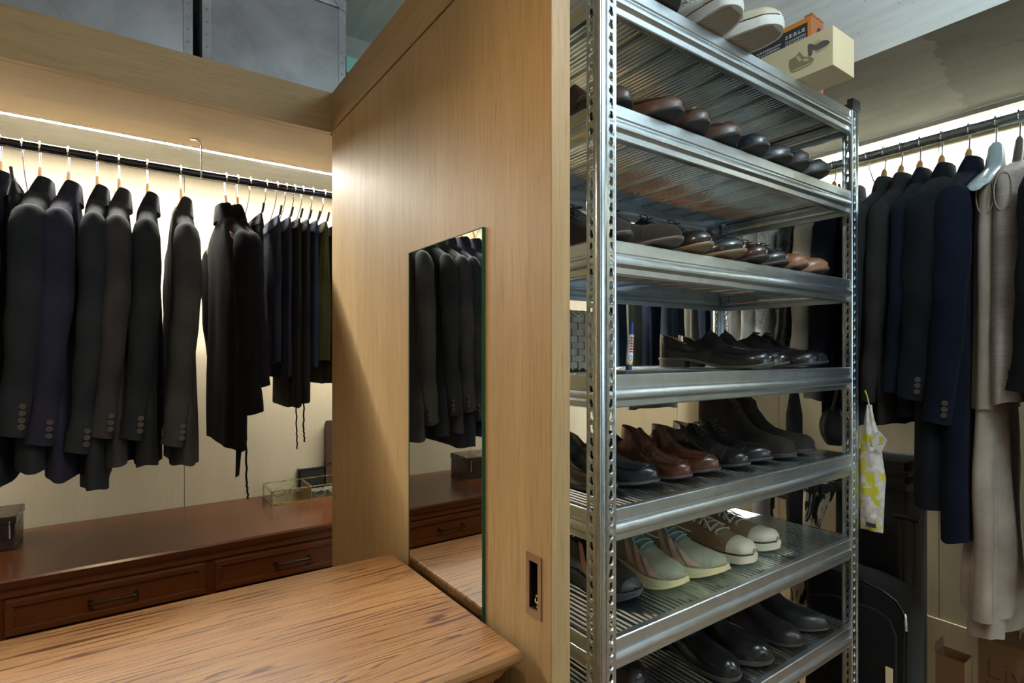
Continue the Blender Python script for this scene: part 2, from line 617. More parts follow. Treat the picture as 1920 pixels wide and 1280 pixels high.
cup.box(PX0, PX0 + .016, HY1 - .001, HY1, HZ0, HZ1).box(PX0, PX0 + .016, HY0, HY0 + .001, HZ0, HZ1)
cup.box(PX0, PX0 + .016, HY0, HY1, HZ1 - .001, HZ1).box(PX0, PX0 + .016, HY0, HY1, HZ0, HZ0 + .001)
cup.box(PX0 + .015, PX0 + .016, HY0, HY1, HZ0, HZ1)
build('pull_cup', cup, M['black_lacquer'], pl)
ring = MB()
for (cy, cz, rr) in ((.657, -.373, .006), (.655, -.381, .004)):
    ring.tube([(PX0 + .006 + .002 * math.cos(k), cy + rr * math.cos(k * PI / 6), cz + rr * math.sin(k * PI / 6)) for k in range(13)], .0014, 6)
build('latch_ring', ring, M['brass'], pl, smooth=60)

# mirror
t = thing('wall_mirror', 'tall frameless mirror fixed to the oak panel behind the island', 'mirror', (.5, .945, -.58))
build('mirror_glass', MB().box(.4995, .5005, .7965, 1.0925, -.579, .2145), M['mirror'], t)
gl = MB()
gl.box(.4985, .5045, .795, .7964, -.58, .216).box(.4985, .5045, 1.0926, 1.094, -.58, .216)
gl.box(.4985, .5045, .795, 1.094, .2146, .216).box(.4985, .5045, .795, 1.094, -.58, -.5791)
build('glass_edge', gl, M['glass_edge'], t)
build('backing', MB().box(.5006, .5046, .7966, 1.0924, -.579, .2144), M['black_plastic'], t)

# ------------------------------------------------------------------ island dresser
DT = -.447
t = thing('island_dresser', 'oak dresser island with grained top in the foreground', 'dresser', (-.15, .91, FL))
IX0, IX1, IY0, IY1 = -.85, .489, .667, 1.157


def slab(x0, x1, y0, y1, prof):
    """a table top with a moulded edge: prof = (inset, z)"""
    rows = [[(x0 + i, y0 + i, z), (x1 - i, y0 + i, z), (x1 - i, y1 - i, z), (x0 + i, y1 - i, z)] for i, z in prof]
    return MB().grid(rows, 0, True, True, True)


build('top', slab(IX0, IX1, IY0, IY1, [(.012, DT - .024), (.004, DT - .022), (.001, DT - .017), (0, DT - .012), (.0008, DT - .004), (.003, DT - .0008), (.006, DT)]), M['oak'], t)
build('moulding', slab(IX0 + .012, IX1 - .012, IY0 + .012, IY1 - .012, [(.018, DT - .052), (.012, DT - .046), (.007, DT - .036), (.001, DT - .028), (0, DT - .0245)]), M['oak_dark'], t)
build('carcass', MB().box(IX0 + .035, IX1 - .035, IY0 + .045, IY1 - .035, FL + .05, DT - .052), M['oak_dark'], t)
for cx in (IX0 + .03, IX1 - .03 - .035):
    build('corner_post', MB().box(cx, cx + .035, IY0 + .03, IY0 + .065, FL, DT - .0525), M['oak_dark'], t, bevel=.003)
    build('corner_post', MB().box(cx, cx + .035, IY1 - .065, IY1 - .03, FL, DT - .0525), M['oak_dark'], t, bevel=.003)
dx = (IX1 - IX0 - .13) / 2
for i in range(2):
    for j in range(3):
        x0 = IX0 + .068 + i * (dx + .004)
        z1 = DT - .068 - j * .225
        fr = MB().box(x0, x0 + dx - .004, IY0 + .036, IY0 + .046, z1 - .21, z1)
        d = build('drawer', fr, M['oak_dark'], t, bevel=.002)
        build('drawer_panel', MB().box(x0 + .04, x0 + dx - .044, IY0 + .032, IY0 + .037, z1 - .17, z1 - .04), M['oak_dark'], d, bevel=.004)
        cx = x0 + dx / 2
        build('handle', MB().tube([(cx - .05, IY0 + .034, z1 - .105), (cx - .045, IY0 + .014, z1 - .105), (cx - .02, IY0 + .008, z1 - .108),
                                   (cx + .02, IY0 + .008, z1 - .108), (cx + .045, IY0 + .014, z1 - .105), (cx + .05, IY0 + .034, z1 - .105)], .004, 8), M['black_metal'], d, smooth=60)

# ------------------------------------------------------------------ long low chest under the left rod
CT = -.57
t = thing('low_chest', 'long low red-brown chest of drawers under the hanging jackets', 'chest', (-.2, 2.1, FL))
CX0, CX1, CY0, CY1 = -1.2, .925, 1.855, 2.37
build('top', slab(CX0, CX1, CY0, CY1, [(.008, CT - .028), (.002, CT - .024), (0, CT - .016), (0, CT - .006), (.004, CT)]), M['cherry_x'], t)
build('frieze', MB().box(CX0 + .012, CX1 - .012, CY0 + .014, CY1 - .01, CT - .05, CT - .0285), M['cherry_front'], t, bevel=.002)
build('carcass', MB().box(CX0 + .015, CX1 - .015, CY0 + .026, CY1 - .01, FL, CT - .05), M['cherry_front'], t)
pitch = .469
x0 = -.249 - 2 * pitch
k = 0
while x0 < .90:
    for j in range(4):
        a, b = max(x0, CX0 + .02), min(x0 + .444, CX1 - .02)
        if b - a < .1:
            continue
        zt = CT - .056 - j * .098
        zb = zt - .090
        d = build('drawer', MB().box(a, b, CY0 + .014, CY0 + .027, zb, zt), M['cherry_front'], t, bevel=.0015)
        m = MB()                                    # raised frame with a bevelled inner edge
        i0 = .018
        for (p, q, r, s) in ((a, b, zt - i0, zt), (a, b, zb, zb + i0), (a, a + i0, zb + i0, zt - i0), (b - i0, b, zb + i0, zt - i0)):
            m.box(p, q, CY0 + .006, CY0 + .0139, r, s)
        build('drawer_frame', m, M['cherry_front'], d, bevel=.003)
        if b - a > .3:
            cx, cz = (a + b) / 2, (zt + zb) / 2 + .004
            h = MB().tube([(cx - .052, CY0 + .013, cz - .004), (cx - .050, CY0 - .010, cz - .004), (cx - .03, CY0 - .016, cz - .002), (cx, CY0 - .018, cz),
                           (cx + .03, CY0 - .016, cz - .002), (cx + .050, CY0 - .010, cz - .004), (cx + .052, CY0 + .013, cz - .004)], [.006, .005, .0035, .003, .0035, .005, .006], 8)
            build('handle', h, M['black_metal'], d, smooth=60)
    x0 += pitch

# ------------------------------------------------------------------ clothes rods
RZL, RYL = .562, 1.97
RZR, RXR = .648, 2.0
t = thing('clothes_rod', 'black steel clothes rod under the left closet shelf', 'rod', (-.3, RYL, RZL))
build('tube', MB().tube([(-1.5, RYL, RZL), (1.45, RYL, RZL)], .0125, 16), M['rod'], t, smooth=60)
hk = MB().box(.163, .183, RYL - .03, RYL - .018, .6575, .66).tube([(.178, RYL - .024, .658), (.19, RYL - .02, .655), (.193, RYL - .0165, .64), (.193, RYL - .0165, RZL),
                                                                (.193, RYL - .010, RZL - .0145), (.193, RYL, RZL - .0155)], .0025, 6)
build('hanging_bracket', hk, M['alu'], t, smooth=60)
build('end_bracket', MB().tube([(1.43, RYL, .659), (1.43, RYL, RZL)], .004, 8), M['alu'], t, smooth=60)
t = thing('clothes_rod', 'grey steel clothes rod along the right wall', 'rod', (RXR, .5, RZR))
build('tube', MB().tube([(RXR, -1.2, RZR), (RXR, 2.374, RZR)], .0145, 16), M['rod_grey'], t, smooth=60)
for yy in (-.8, .3, 1.3, 2.2):
    build('hanging_bracket', MB().tube([(RXR, yy, RZR + .014), (RXR, yy, .829)], .003, 6), M['alu'], t, smooth=60)
# ------------------------------------------------------------------ galvanised shelving rack
RX0, RX1, RY0, RY1 = .706, 1.745, .72, 1.18
SHELF = [.702, .467, .212, -.04, -.292, -.534, -.787]
rack = thing('shelving_rack', 'galvanised steel boltless shelving rack full of shoes with slotted posts', 'rack', ((RX0 + RX1) / 2, (RY0 + RY1) / 2, FL))

SLOT = [(-.0035, .008), (.0035, .008), (.0035, .002), (.0052, -.002), (.0045, -.006), (.0015, -.0082), (-.0015, -.0082), (-.0045, -.006), (-.0052, -.002), (-.0035, .002)]
CELL = [(-.0095, .0121), (.0095, .0121), (.0095, .003), (.0095, -.002), (.0095, -.0121), (.0015, -.0121), (-.0015, -.0121), (-.0095, -.0121), (-.0095, -.002), (-.0095, .003)]
LOW = [0, 0, 0, .4, 1, 1, 1, 1, .4, 0]


def post(cx, cy, sx, sy):
    mb = MB()
    z0, z1 = FL + .001, .722
    for fl in (0, 1):
        def P(u, n, z):
            return (cx + sx * u, cy + sy * n, z) if fl == 0 else (cx + sx * n, cy + sy * u, z)
        for prof in ([(.0002, .005), (.0024, .005), (.003, .0008), (.006, -.0006), (.010, -.0010), (.0135, .0004), (.016, .0018), (.0185, .0018)],
                     [(.0375, .0018), (.0395, .0012), (.0412, .0024), (.042, .005), (.042, .011)]):
            mb.grid([[P(u, n, z) for u, n in prof] for z in (z0, z1)], 0)
        uc, h = .028, .0242
        n = int((z1 - z0) / h)
        zs = z1 - .004
        mb.grid([[P(uc - .0095, .0018, z), P(uc + .0095, .0018, z)] for z in (zs, z1)])
        for i in range(n):
            zc = zs - h * (i + .5)
            r0 = [P(uc + a, .0018, zc + b) for a, b in CELL]
            r1 = [P(uc + a * 1.22, .0018 - .0004 * l, zc + b * 1.18) for (a, b), l in zip(SLOT, LOW)]
            r2 = [P(uc + a, .0018 + .0016 * l, zc + b) for (a, b), l in zip(SLOT, LOW)]
            r3 = [P(uc + a * .94, .0034 + .0022 * l, zc + b * .94) for (a, b), l in zip(SLOT, LOW)]
            mb.grid([r0, r1, r2, r3], 0, True)
    return mb


for (cx, cy, sx, sy) in ((RX0, RY0, 1, 1), (RX1, RY0, -1, 1), (RX0, RY1, 1, -1), (RX1, RY1, -1, -1)):
    p = build('post', post(cx, cy, sx, sy), M['galv_z'], rack, smooth=35)
    capm = MB()
    xa, xb = sorted((cx - sx * .002, cx + sx * .046))
    ya, yb = sorted((cy - sy * .002, cy + sy * .046))
    cap_poly = [(cx - sx * .002, cy - sy * .002), (cx + sx * .046, cy - sy * .002), (cx + sx * .046, cy + sy * .014),
                (cx + sx * .014, cy + sy * .014), (cx + sx * .014, cy + sy * .046), (cx - sx * .002, cy + sy * .046)]
    capm.prism(cap_poly, 'Z', .700, .731)
    tag(build('post_cap', capm, M['black_plastic'], p, bevel=.0015), 'black plastic post cap')

BEAM = [(.016, -.001), (.002, 0), (.0002, -.0018), (.0, -.023), (.0012, -.0245), (.0026, -.0255), (.0026, -.0285), (.0, -.030), (-.0028, -.035), (-.0034, -.040),
        (-.0026, -.044), (.0022, -.0475), (.0044, -.050), (.005, -.061), (.007, -.063), (.018, -.063)]


def thick(poly, t):
    out = []
    for i, p in enumerate(poly):
        a, b = poly[max(0, i - 1)], poly[min(len(poly) - 1, i + 1)]
        dx_, dz_ = b[0] - a[0], b[1] - a[1]
        l = math.hypot(dx_, dz_) or 1
        out.append((p[0] - dz_ / l * t, p[1] + dx_ / l * t))
    return poly + out[::-1]


BT = thick(BEAM, .0014)
for z in SHELF:
    for yf, s in ((RY0 + .0052, 1), (RY1 - .0052, -1)):
        b = MB().prism([(yf + s * a, z + c) for a, c in BT], 'X', RX0 + .011, RX1 - .011)
        build('beam', b, M['galv'], rack, smooth=30)
    for xf, s in ((RX0 + .0052, 1), (RX1 - .0052, -1)):
        b = MB().prism([(xf + s * a, z + c - .002) for a, c in BT], 'Y', RY0 + .0135, RY1 - .0135)
        build('side_beam', b, M['galv_y'], rack, smooth=30)

NP = 10
pw = (RX1 - RX0 - .03) / NP


def deck_mb():
    mb = MB()
    prof = [(0, -.010), (.0006, 0)]
    nr = 7
    rw = (pw - .004) / nr
    for i in range(nr):
        x = .002 + i * rw
        prof += [(x + rw * .12, 0), (x + rw * .30, -.0032), (x + rw * .52, -.0032), (x + rw * .70, 0), (x + rw, 0)]
    prof += [(pw - .0012, 0), (pw - .0006, -.010)]
    cl = thick(prof, -.0009)
    mb.prism(cl, 'Y', 0, RY1 - RY0 - .020)
    return mb


proto = None
for z in SHELF:
    for i in range(NP):
        loc = (RX0 + .015 + i * pw, RY0 + .010, z - .0022)
        if proto is None:
            proto = build('deck_panel', deck_mb(), M['galv_y'], None, smooth=25, world=False)
            o = proto
            o.parent = rack
        else:
            o = dup(proto, rack, (0, 0, 0))
        o.location = (loc[0] - rack.location.x, loc[1] - rack.location.y, loc[2] + E - rack.location.z)

# ------------------------------------------------------------------ shoes
ST = [0, .006, .02, .045, .08, .13, .19, .25, .31, .36, .40, .43, .455, .475, .50, .53, .57, .62, .67, .72, .77, .82, .86, .895, .925, .95, .97, .985, .995, 1.0]
WID = [(0, .70), (.12, .72), (.33, .66), (.45, .70), (.6, .90), (.7, 1.0), (.8, .97), (.9, .84), (1, .68)]
NS = 18


class Shoe:
    def __init__(s, L=.285, W=.100, side=1, heel=.022, heel_len=.26, sole=.008, welt=.003, spring=.012, s0=.445, rim=None, H=None, lean=.42, toe='round', q=.85, solet=None):
        s.__dict__.update(locals())
        s.toe0 = {'round': .84, 'pointed': .72, 'wide': .90}[toe]

    def w(s, t):
        k = ease(WID, t) * s.W / 2
        if t < .11: k *= math.sqrt(max(0, 1 - (1 - t / .11) ** 2))
        if t > s.toe0:
            u = (t - s.toe0) / (1 - s.toe0)
            k *= max(0, 1 - u ** 2.2) ** (.62 if s.toe != 'pointed' else .8)
        return k

    def cy(s, t):        # a gentle banana: the toes turn inward
        return s.side * (.010 * math.sin(PI * min(1, t * 1.05)) - .007 * max(0, t - .6) / .4)

    def zb(s, t):        # underside of the sole
        h = s.heel
        z = h if t < .27 else (h * (1 - ((t - .27) / .3)) if t < .57 else 0)
        if t > .70: z += s.spring * ((t - .70) / .30) ** 1.8
        return z

    def so(s, t):        # sole thickness along the shoe
        return ease(s.solet, t) if s.solet else s.sole

    def zs(s, t):
        return s.zb(t) + s.so(t)

    def x(s, t):
        return (t - .5) * s.L

    def top(s, t):
        h = ease(s.H, t)
        if t > .90: h *= .30 + .70 * math.sqrt(max(0, 1 - ((t - .90) / .10) ** 2))
        return h

    def surf(s, t, th, off=0.0):
        if t >= s.s0:
            c, sn = math.cos(th), math.sin(th)
            w, h = s.w(t) + off, s.top(t) + off
            y = w * math.copysign(abs(c) ** .80, c)
            return (s.x(t) + off * .5 * (t - .5), s.cy(t) + y, s.zs(t) + h * max(0, sn) ** s.q)
        far = th > PI / 2
        k = min(1.0, (PI - th if far else th) / 1.15)
        w = (s.w(t) + off) * (1 + .05 * math.sin(PI * k) - s.lean * k ** 1.6)
        return (s.x(t), s.cy(t) + (-w if far else w), s.zs(t) + ease(s.rim, t) * k)

    def ring(s, t):
        if t >= s.s0:
            return [s.surf(t, PI * i / (NS - 1)) for i in range(NS)]
        r = ease(s.rim, t)
        half = []
        for k in (0, .2, .4, .6, .8, 1.0):
            half.append(s.surf(t, k * 1.15))
        yr = half[-1][1] - s.cy(t)
        z = s.zs(t)
        half += [(s.x(t), s.cy(t) + yr * .90, z + r * 1.0), (s.x(t), s.cy(t) + yr * .88, z + r * .5), (s.x(t), s.cy(t) + yr * .5, z + .004)]
        return half + [(p[0], 2 * s.cy(t) - p[1], p[2]) for p in half[::-1]]

    def upper(s):
        mb = MB()
        rows = [s.ring(t) for t in ST]
        mb.grid(rows)
        n = NS - 1
        for i, t in enumerate(ST[:-1]):
            if t < s.s0:
                for j in range(n):
                    if 6 <= j <= n - 7: mb.m[i * n + j] = 1
        return mb

    def sole_mb(s):
        mb = MB()
        def loop(t_scale, z_add, wadd):
            L_, R_ = [], []
            for t in ST:
                wv = s.w(t)
                wv = wv + wadd * (1 if wv > .004 else wv / .004)
                xx = s.x(t) + (wadd * (t - .5) * 2)
                L_.append((xx, s.cy(t) + wv, s.zb(t) + z_add * s.so(t)))
                R_.append((xx, s.cy(t) - wv, s.zb(t) + z_add * s.so(t)))
            return L_ + R_[::-1]
        a, b, c = loop(1, 0, s.welt - .0015), loop(1, .5, s.welt), loop(1, 1, s.welt - .0008)
        mb.grid([a, b, c], 0, True)
        n = len(ST)
        for lp, base in ((a, 0), (c, 2 * len(a))):
            pass
        top = [[c[i], c[2 * n - 1 - i]] for i in range(n)]
        bot = [[a[i], a[2 * n - 1 - i]] for i in range(n)]
        mb.grid(top).grid(bot)
        return mb

    def heel_mb(s):
        tt = [t for t in ST if t <= s.heel_len]
        rows = []
        for zz, sh in ((0, -.002), (1, 0)):
            L_ = [(s.x(t), s.cy(t) + s.w(t) + (s.welt - .001 + sh) * (s.w(t) > .003), s.zb(t) * zz) for t in tt]
            R_ = [(s.x(t), s.cy(t) - s.w(t) - (s.welt - .001 + sh) * (s.w(t) > .003), s.zb(t) * zz) for t in tt]
            rows.append(L_ + R_[::-1])
        mb = MB().grid(rows, 0, True)
        n = len(tt)
        for r in rows:
            mb.grid([[r[i], r[2 * n - 1 - i]] for i in range(n)])
        return mb

    def patch(s, ta, tb, tha, thb, off, n=8, m=10, skew=0, taper=None):
        """a piece of leather laid over the upper: ta..tb along, tha..thb round"""
        rows = []
        for i in range(n + 1):
            u = i / n
            row = []
            for j in range(m + 1):
                v = j / m
                t = ta + (tb - ta) * u + skew * v
                if taper: t = t + taper(u, v)
                row.append(s.surf(min(.995, t), tha + (thb - tha) * v, off))
            rows.append(row)
        return rows

    def patch_mb(s, *a, **k):
        rows = s.patch(*a, **k)
        k2 = dict(k)
        a2 = list(a)
        a2[4] = 0.0002
        low = s.patch(*a2, **k2)
        mb = MB().grid(rows).grid(low)
        edge = lambda r: r[0] + [q[-1] for q in r[1:-1]] + r[-1][::-1] + [q[0] for q in r[1:-1]][::-1]
        mb.grid([edge(rows), edge(low)], 0, True)
        return mb

    def line(s, pts, r, n=6):
        return MB().tube([s.surf(min(.996, t), th, r * .6) for t, th in pts], r, n)


STYLES = {
    'loafer': dict(L=.285, W=.086, heel=.020, sole=.007, spring=.012, s0=.455, lean=.36,
                   rim=[(0, .066), (.1, .059), (.25, .037), (.38, .056), (.455, .086)],
                   H=[(.45, .092), (.5, .081), (.6, .056), (.7, .047), (.8, .042), (.9, .035), (1, .026)]),
    'lace_shoe': dict(L=.290, W=.087, heel=.022, sole=.007, spring=.012, s0=.40, lean=.40,
                      rim=[(0, .058), (.1, .054), (.25, .044), (.35, .060), (.40, .074)],
                      H=[(.39, .078), (.45, .075), (.55, .064), (.65, .050), (.75, .043), (.85, .038), (.93, .032), (1, .024)]),
    'ankle_boot': dict(L=.290, W=.090, heel=.024, sole=.010, spring=.010, s0=.42, lean=.30, toe='wide',
                       rim=[(0, .125), (.12, .128), (.3, .130), (.42, .118)],
                       H=[(.41, .116), (.46, .098), (.54, .074), (.64, .057), (.75, .049), (.86, .044), (1, .032)]),
    'canvas_sneaker': dict(L=.285, W=.096, heel=.0, sole=.027, solet=[(0, .028), (.6, .026), (1, .022)], welt=.004, spring=.010, s0=.38, lean=.30, toe='wide', q=.75,
                           rim=[(0, .052), (.12, .046), (.28, .040), (.38, .056)],
                           H=[(.37, .060), (.45, .057), (.58, .046), (.7, .037), (.8, .031), (.92, .026), (1, .018)]),
    'running_shoe': dict(L=.298, W=.100, heel=.0, sole=.034, solet=[(0, .038), (.5, .035), (.8, .023), (1, .013)], welt=.005, spring=.026, s0=.37, lean=.34, toe='round', q=.8,
                         rim=[(0, .060), (.12, .052), (.26, .046), (.37, .064)],
                         H=[(.36, .068), (.45, .064), (.58, .050), (.7, .040), (.8, .032), (.92, .024), (1, .015)]),
}

mat_cache = {}


def lm(col, rough=.28, var=.3):
    k = ('l', col, rough)
    if k not in mat_cache: mat_cache[k] = leather('shoe_leather', col, rough, 160, var)
    return mat_cache[k]


def fm(col, **kw):
    k = ('f', col, tuple(kw.items()))
    if k not in mat_cache: mat_cache[k] = fabric('woven_cloth', col, **kw)
    return mat_cache[k]


def pm_(col, rough=.6):
    k = ('p', col, rough)
    if k not in mat_cache: mat_cache[k] = plain('rubber_and_trim', col, rough)
    return mat_cache[k]


def bow(S, t, r, mat, parent, flat=1.0, wild=1.0):
    """two loops and two ends lying over the throat"""
    m = MB()
    c = Vector(S.surf(t, PI / 2, r))
    for sg in (1, -1):
        lp = [c + Vector((.010 * math.sin(a) * wild + .004, sg * (.016 - .016 * math.cos(a)) * wild, .006 * math.sin(a * .5))) for a in [i * 2 * PI / 10 for i in range(11)]]
        m.tube(lp, r, 6, flat=flat)
        en = [c + Vector((.008 * k * wild, sg * (.006 * k) * wild, .003 * math.sin(k) - .0035 * k)) for k in range(6)]
        m.tube(en, r, 6, flat=flat)
    m.tube([c + Vector((-.004, 0, .001)), c + Vector((.004, 0, .001))], r * 2, 8)
    return m


def make_shoe(style, label, tip, ang, z, side, col, group=None, sole_col=(.03, .024, .018), rough=.28, lining=(.16, .10, .05), cat='shoe', name=None, lace_col=None, scale=1.0, extra=None):
    """tip = (x, y) of the toe, ang = direction the toe points (0 = straight to the front of the rack)"""
    P = dict(STYLES[style])
    P['L'] *= scale
    S = Shoe(side=side, **P)
    rz = -PI / 2 + ang
    cx = tip[0] - math.cos(rz) * S.L / 2
    cy = tip[1] - math.sin(rz) * S.L / 2
    t = thing(name or style, label, cat, (cx, cy, z + .0006), rz, group)
    bl = lambda n, mb, mt, par=t, sm=50: build(n, mb, mt, par, smooth=sm, world=False)
    umat = fm(col, weave=500) if extra in ('suede', 'canvas', 'knit') else lm(col, rough)
    up = bl('upper', S.upper(), [umat, pm_(lining, .7)])
    so = bl('sole', S.sole_mb(), pm_(sole_col, .55), sm=40)
    if S.heel > .004:
        bl('heel', S.heel_mb(), pm_(tuple(x * .8 for x in sole_col), .5), sm=40)
    if style == 'loafer':
        bl('saddle_strap', S.patch_mb(.50, .575, .30, PI - .30, .0016), lm(col, rough))
        pts = [(.56 + .34 * u, .62 + .12 * u) for u in [i / 9 for i in range(10)]]
        arc = [(.90 + .035 * math.sin(a), PI / 2 - (PI / 2 - .74) * math.cos(a)) for a in [i * PI / 10 for i in range(11)]]
        back = [(a, PI - b) for a, b in pts[::-1]]
        bl('apron_seam', S.line(pts + arc + back, .0016), lm(tuple(x * .8 for x in col), rough))
    if style == 'lace_shoe':
        lc = pm_(lace_col or (.012, .011, .010), .8)
        bl('eyestay', S.patch_mb(.405, .575, .95, PI - .95, .0014), lm(col, rough))
        lx = MB()
        for k in range(5):
            a = .42 + .033 * k
            lx.tube([S.surf(a + .010 * math.cos(q), q, .0035) for q in [1.15 + i * (PI - 2.3) / 6 for i in range(7)]], .0016, 6)
        bl('laces', lx, lc)
        bl('lace_bow', bow(S, .43, .0015, lc, t, 1, .75), lc)
        pts = [(.66, th) for th in [.15 + i * (PI - .3) / 12 for i in range(13)]]
        bl('cap_seam', S.line([(.80 + .012 * math.sin(th), th) for _, th in pts], .0010), lm(tuple(x * .8 for x in col), rough))
    if style == 'ankle_boot':
        if extra == 'suede':
            for sg in (1, -1):
                a, b = (.55, 1.10) if sg == 1 else (PI - 1.10, PI - .55)
                bl('elastic_gore', S.patch_mb(.22, .34, a, b, .0012), pm_((.012, .011, .010), .9))
        else:
            bl('ankle_strap', S.patch_mb(.44, .51, .25, PI - .25, .0022), lm(col, rough))
            b = MB()
            p = Vector(S.surf(.475, .75 if side > 0 else PI - .75, .005))
            sq = [(-.009, -.008), (.009, -.008), (.009, .008), (-.009, .008), (-.009, -.008)]
            b.tube([p + Vector((u, 0, v)) for u, v in sq], .0014, 6)
            b.tube([p + Vector((-.009, 0, 0)), p + Vector((.006, 0, 0))], .0012, 6)
            bl('buckle', b, M['chrome'])
        bl('welt_stitch', MB().tube([(S.x(q), S.cy(q) + (S.w(q) + S.welt - .001), S.zs(q) + .0004) for q in ST[5:26]], .0008, 5)
           .tube([(S.x(q), S.cy(q) - (S.w(q) + S.welt - .001), S.zs(q) + .0004) for q in ST[5:26]], .0008, 5), pm_((.10, .07, .04), .8))
    if style == 'canvas_sneaker':
        wc = (.52, .46, .33)
        bl('toe_cap', S.patch_mb(.80, .9949, .03, PI - .03, .0018, n=8, m=14), pm_(wc, .6))
        lo = MB()
        for sg in (1, -1):
            lo.tube([(S.x(q) + (q - .5) * .006, S.cy(q) + sg * (S.w(q) + S.welt * .6), S.zs(q) - .001) for q in ST[1:-1]], .0017, 5)
        bl('foxing_stripe', lo, pm_((.015, .014, .016), .6), so)
        lc = fm(lace_col or (.62, .56, .46), weave=1500)
        lx = MB()
        for k in range(5):
            a = .42 + .062 * k
            lx.tube([S.surf(a + .012 * (i - 3) / 3 * (1 if k % 2 else -1), 1.0 + i * (PI - 2.0) / 6, .004) for i in range(7)], .0036, 6, flat=.4)
        bl('laces', lx, lc)
        bl('lace_bow', bow(S, .45, .0034, lc, t, .45, 1.25), lc)
        for k in range(5):
            for th in (.92, PI - .92):
                p = Vector(S.surf(.42 + .062 * k, th, .002))
                bl('eyelet', MB().tube([p + Vector((.0036 * math.cos(a), 0, .0036 * math.sin(a))) for a in [i * PI / 4 for i in range(9)]], .0011, 5), M['alu'])
    if style == 'running_shoe':
        for sg in (1, -1):
            for i, (a, wv) in enumerate(((.43, .10), (.55, .095), (.67, .10))):
                h = lambda th: th if sg == 1 else PI - th
                rows = []
                for u in range(7):
                    row = []
                    for v in range(9):
                        f = v / 8
                        th = .10 + f * (.98 if i < 2 else .80)
                        tt = a + wv * (u / 6) * (1 - .55 * f) + .12 * (1 - f)
                        row.append(S.surf(min(.9, tt), h(th), .0014))
                    rows.append(row)
                bl('side_stripe', MB().grid(rows), pm_((.55, .34, .25) if lace_col is None else lace_col, .5))
        m = MB()
        tcap = S.patch_mb(.935, .992, .05, PI - .05, .0016, n=5, m=12)
        bl('toe_guard', tcap, pm_((.23, .245, .15) if extra == 'knit' else (.03, .03, .03), .6))
        ol = MB()
        for sg in (1, -1):
            ol.tube([(S.x(q) + (q - .5) * .008, S.cy(q) + sg * (S.w(q) + S.welt * .5), S.zb(q) + .004) for q in ST[1:-1]], .0042, 6)
        bl('outsole', ol, pm_((.52, .46, .22) if extra == 'knit' else (.02, .02, .02), .7), so)
        lc = fm((.30, .40, .34) if extra == 'knit' else (.02, .02, .02), weave=1500)
        lx = MB()
        for k in range(6):
            a = .40 + .045 * k
            lx.tube([S.surf(a + .01 * (i - 3) / 3 * (1 if k % 2 else -1), 1.05 + i * (PI - 2.1) / 6, .004) for i in range(7)], .0028, 6, flat=.6)
        bl('laces', lx, lc)
        bl('lace_bow', bow(S, .43, .0026, lc, t, .6, 1.5), lc)
        bl('tongue', S.patch_mb(.375, .66, 1.15, PI - 1.15, .0022), fm((.14, .21, .18) if extra == 'knit' else (.015, .015, .015), weave=500))
    return t


BRN = (.075, .030, .014)
NVY = (.012, .014, .022)
BLK = (.010, .0095, .010)
SH = make_shoe
# shelf two (just under the top): toes at the front edge
z2 = SHELF[1]
SH('loafer', 'dark brown stitched shoe half hidden by the post, second shelf down', (.788, .722), .06, z2, 1, (.05, .022, .012), rough=.35, sole_col=(.02, .018, .016))
SH('loafer', 'dark brown pebbled shoe with stitched toe, second from left on the second shelf down', (.890, .690), .08, z2, -1, BRN, rough=.35, sole_col=(.02, .018, .016))
SH('loafer', 'dark brown hand-stitched loafer, third from left on the second shelf down', (.992, .694), .06, z2, 1, (.060, .026, .013), rough=.32, sole_col=(.02, .018, .016))
SH('loafer', 'dark brown hand-stitched loafer, fourth from left on the second shelf down', (1.096, .696), .06, z2, -1, (.055, .022, .013), rough=.32, sole_col=(.02, .018, .016))
SH('lace_shoe', 'navy-black round-toed shoe, fifth from left on the second shelf down', (1.215, .692), .05, z2, 1, NVY, rough=.22)
SH('lace_shoe', 'navy-black round-toed shoe, sixth from left on the second shelf down', (1.318, .698), .05, z2, -1, NVY, rough=.24)
SH('loafer', 'black moccasin with raised apron seam, second from right on the second shelf down', (1.408, .693), .04, z2, 1, (.018, .014, .013), rough=.4)
SH('loafer', 'black moccasin beside the right post, rightmost on the second shelf down', (1.505, .698), .04, z2, -1, (.018, .014, .013), rough=.4)
# shelf three
z3 = SHELF[2]
SH('lace_shoe', 'dark grey suede shoe beside the near post, leftmost on the third shelf down', (.782, .716), .08, z3, 1, (.035, .030, .027), rough=.8, extra='suede', sole_col=(.06, .055, .05))
SH('lace_shoe', 'dark grey suede laced shoe with worn sole, second from left on the third shelf down', (.888, .690), .08, z3, -1, (.035, .030, .027), rough=.8, extra='suede', sole_col=(.09, .075, .06))
SH('lace_shoe', 'glossy black laced shoe with tan sole edge, third from left on the third shelf down', (1.000, .690), .20, z3, 1, (.012, .011, .011), rough=.16, sole_col=(.20, .13, .06))
SH('lace_shoe', 'glossy black laced shoe with tan sole edge, fourth from left on the third shelf down', (1.112, .690), .20, z3, -1, (.012, .011, .011), rough=.16, sole_col=(.20, .13, .06))
SH('loafer', 'polished oxblood loafer between black and tan shoes on the third shelf', (1.235, .704), .12, z3, 1, (.040, .016, .014), rough=.16)
SH('loafer', 'black loafer tucked beside the oxblood loafer on the third shelf down', (1.336, .716), .08, z3, -1, (.014, .012, .014), rough=.18)
SH('lace_shoe', 'tan leather laced shoe, left one of the tan pair on the third shelf', (1.434, .712), .14, z3, 1, (.22, .085, .032), rough=.3, sole_col=(.10, .055, .03), lace_col=(.05, .03, .02))
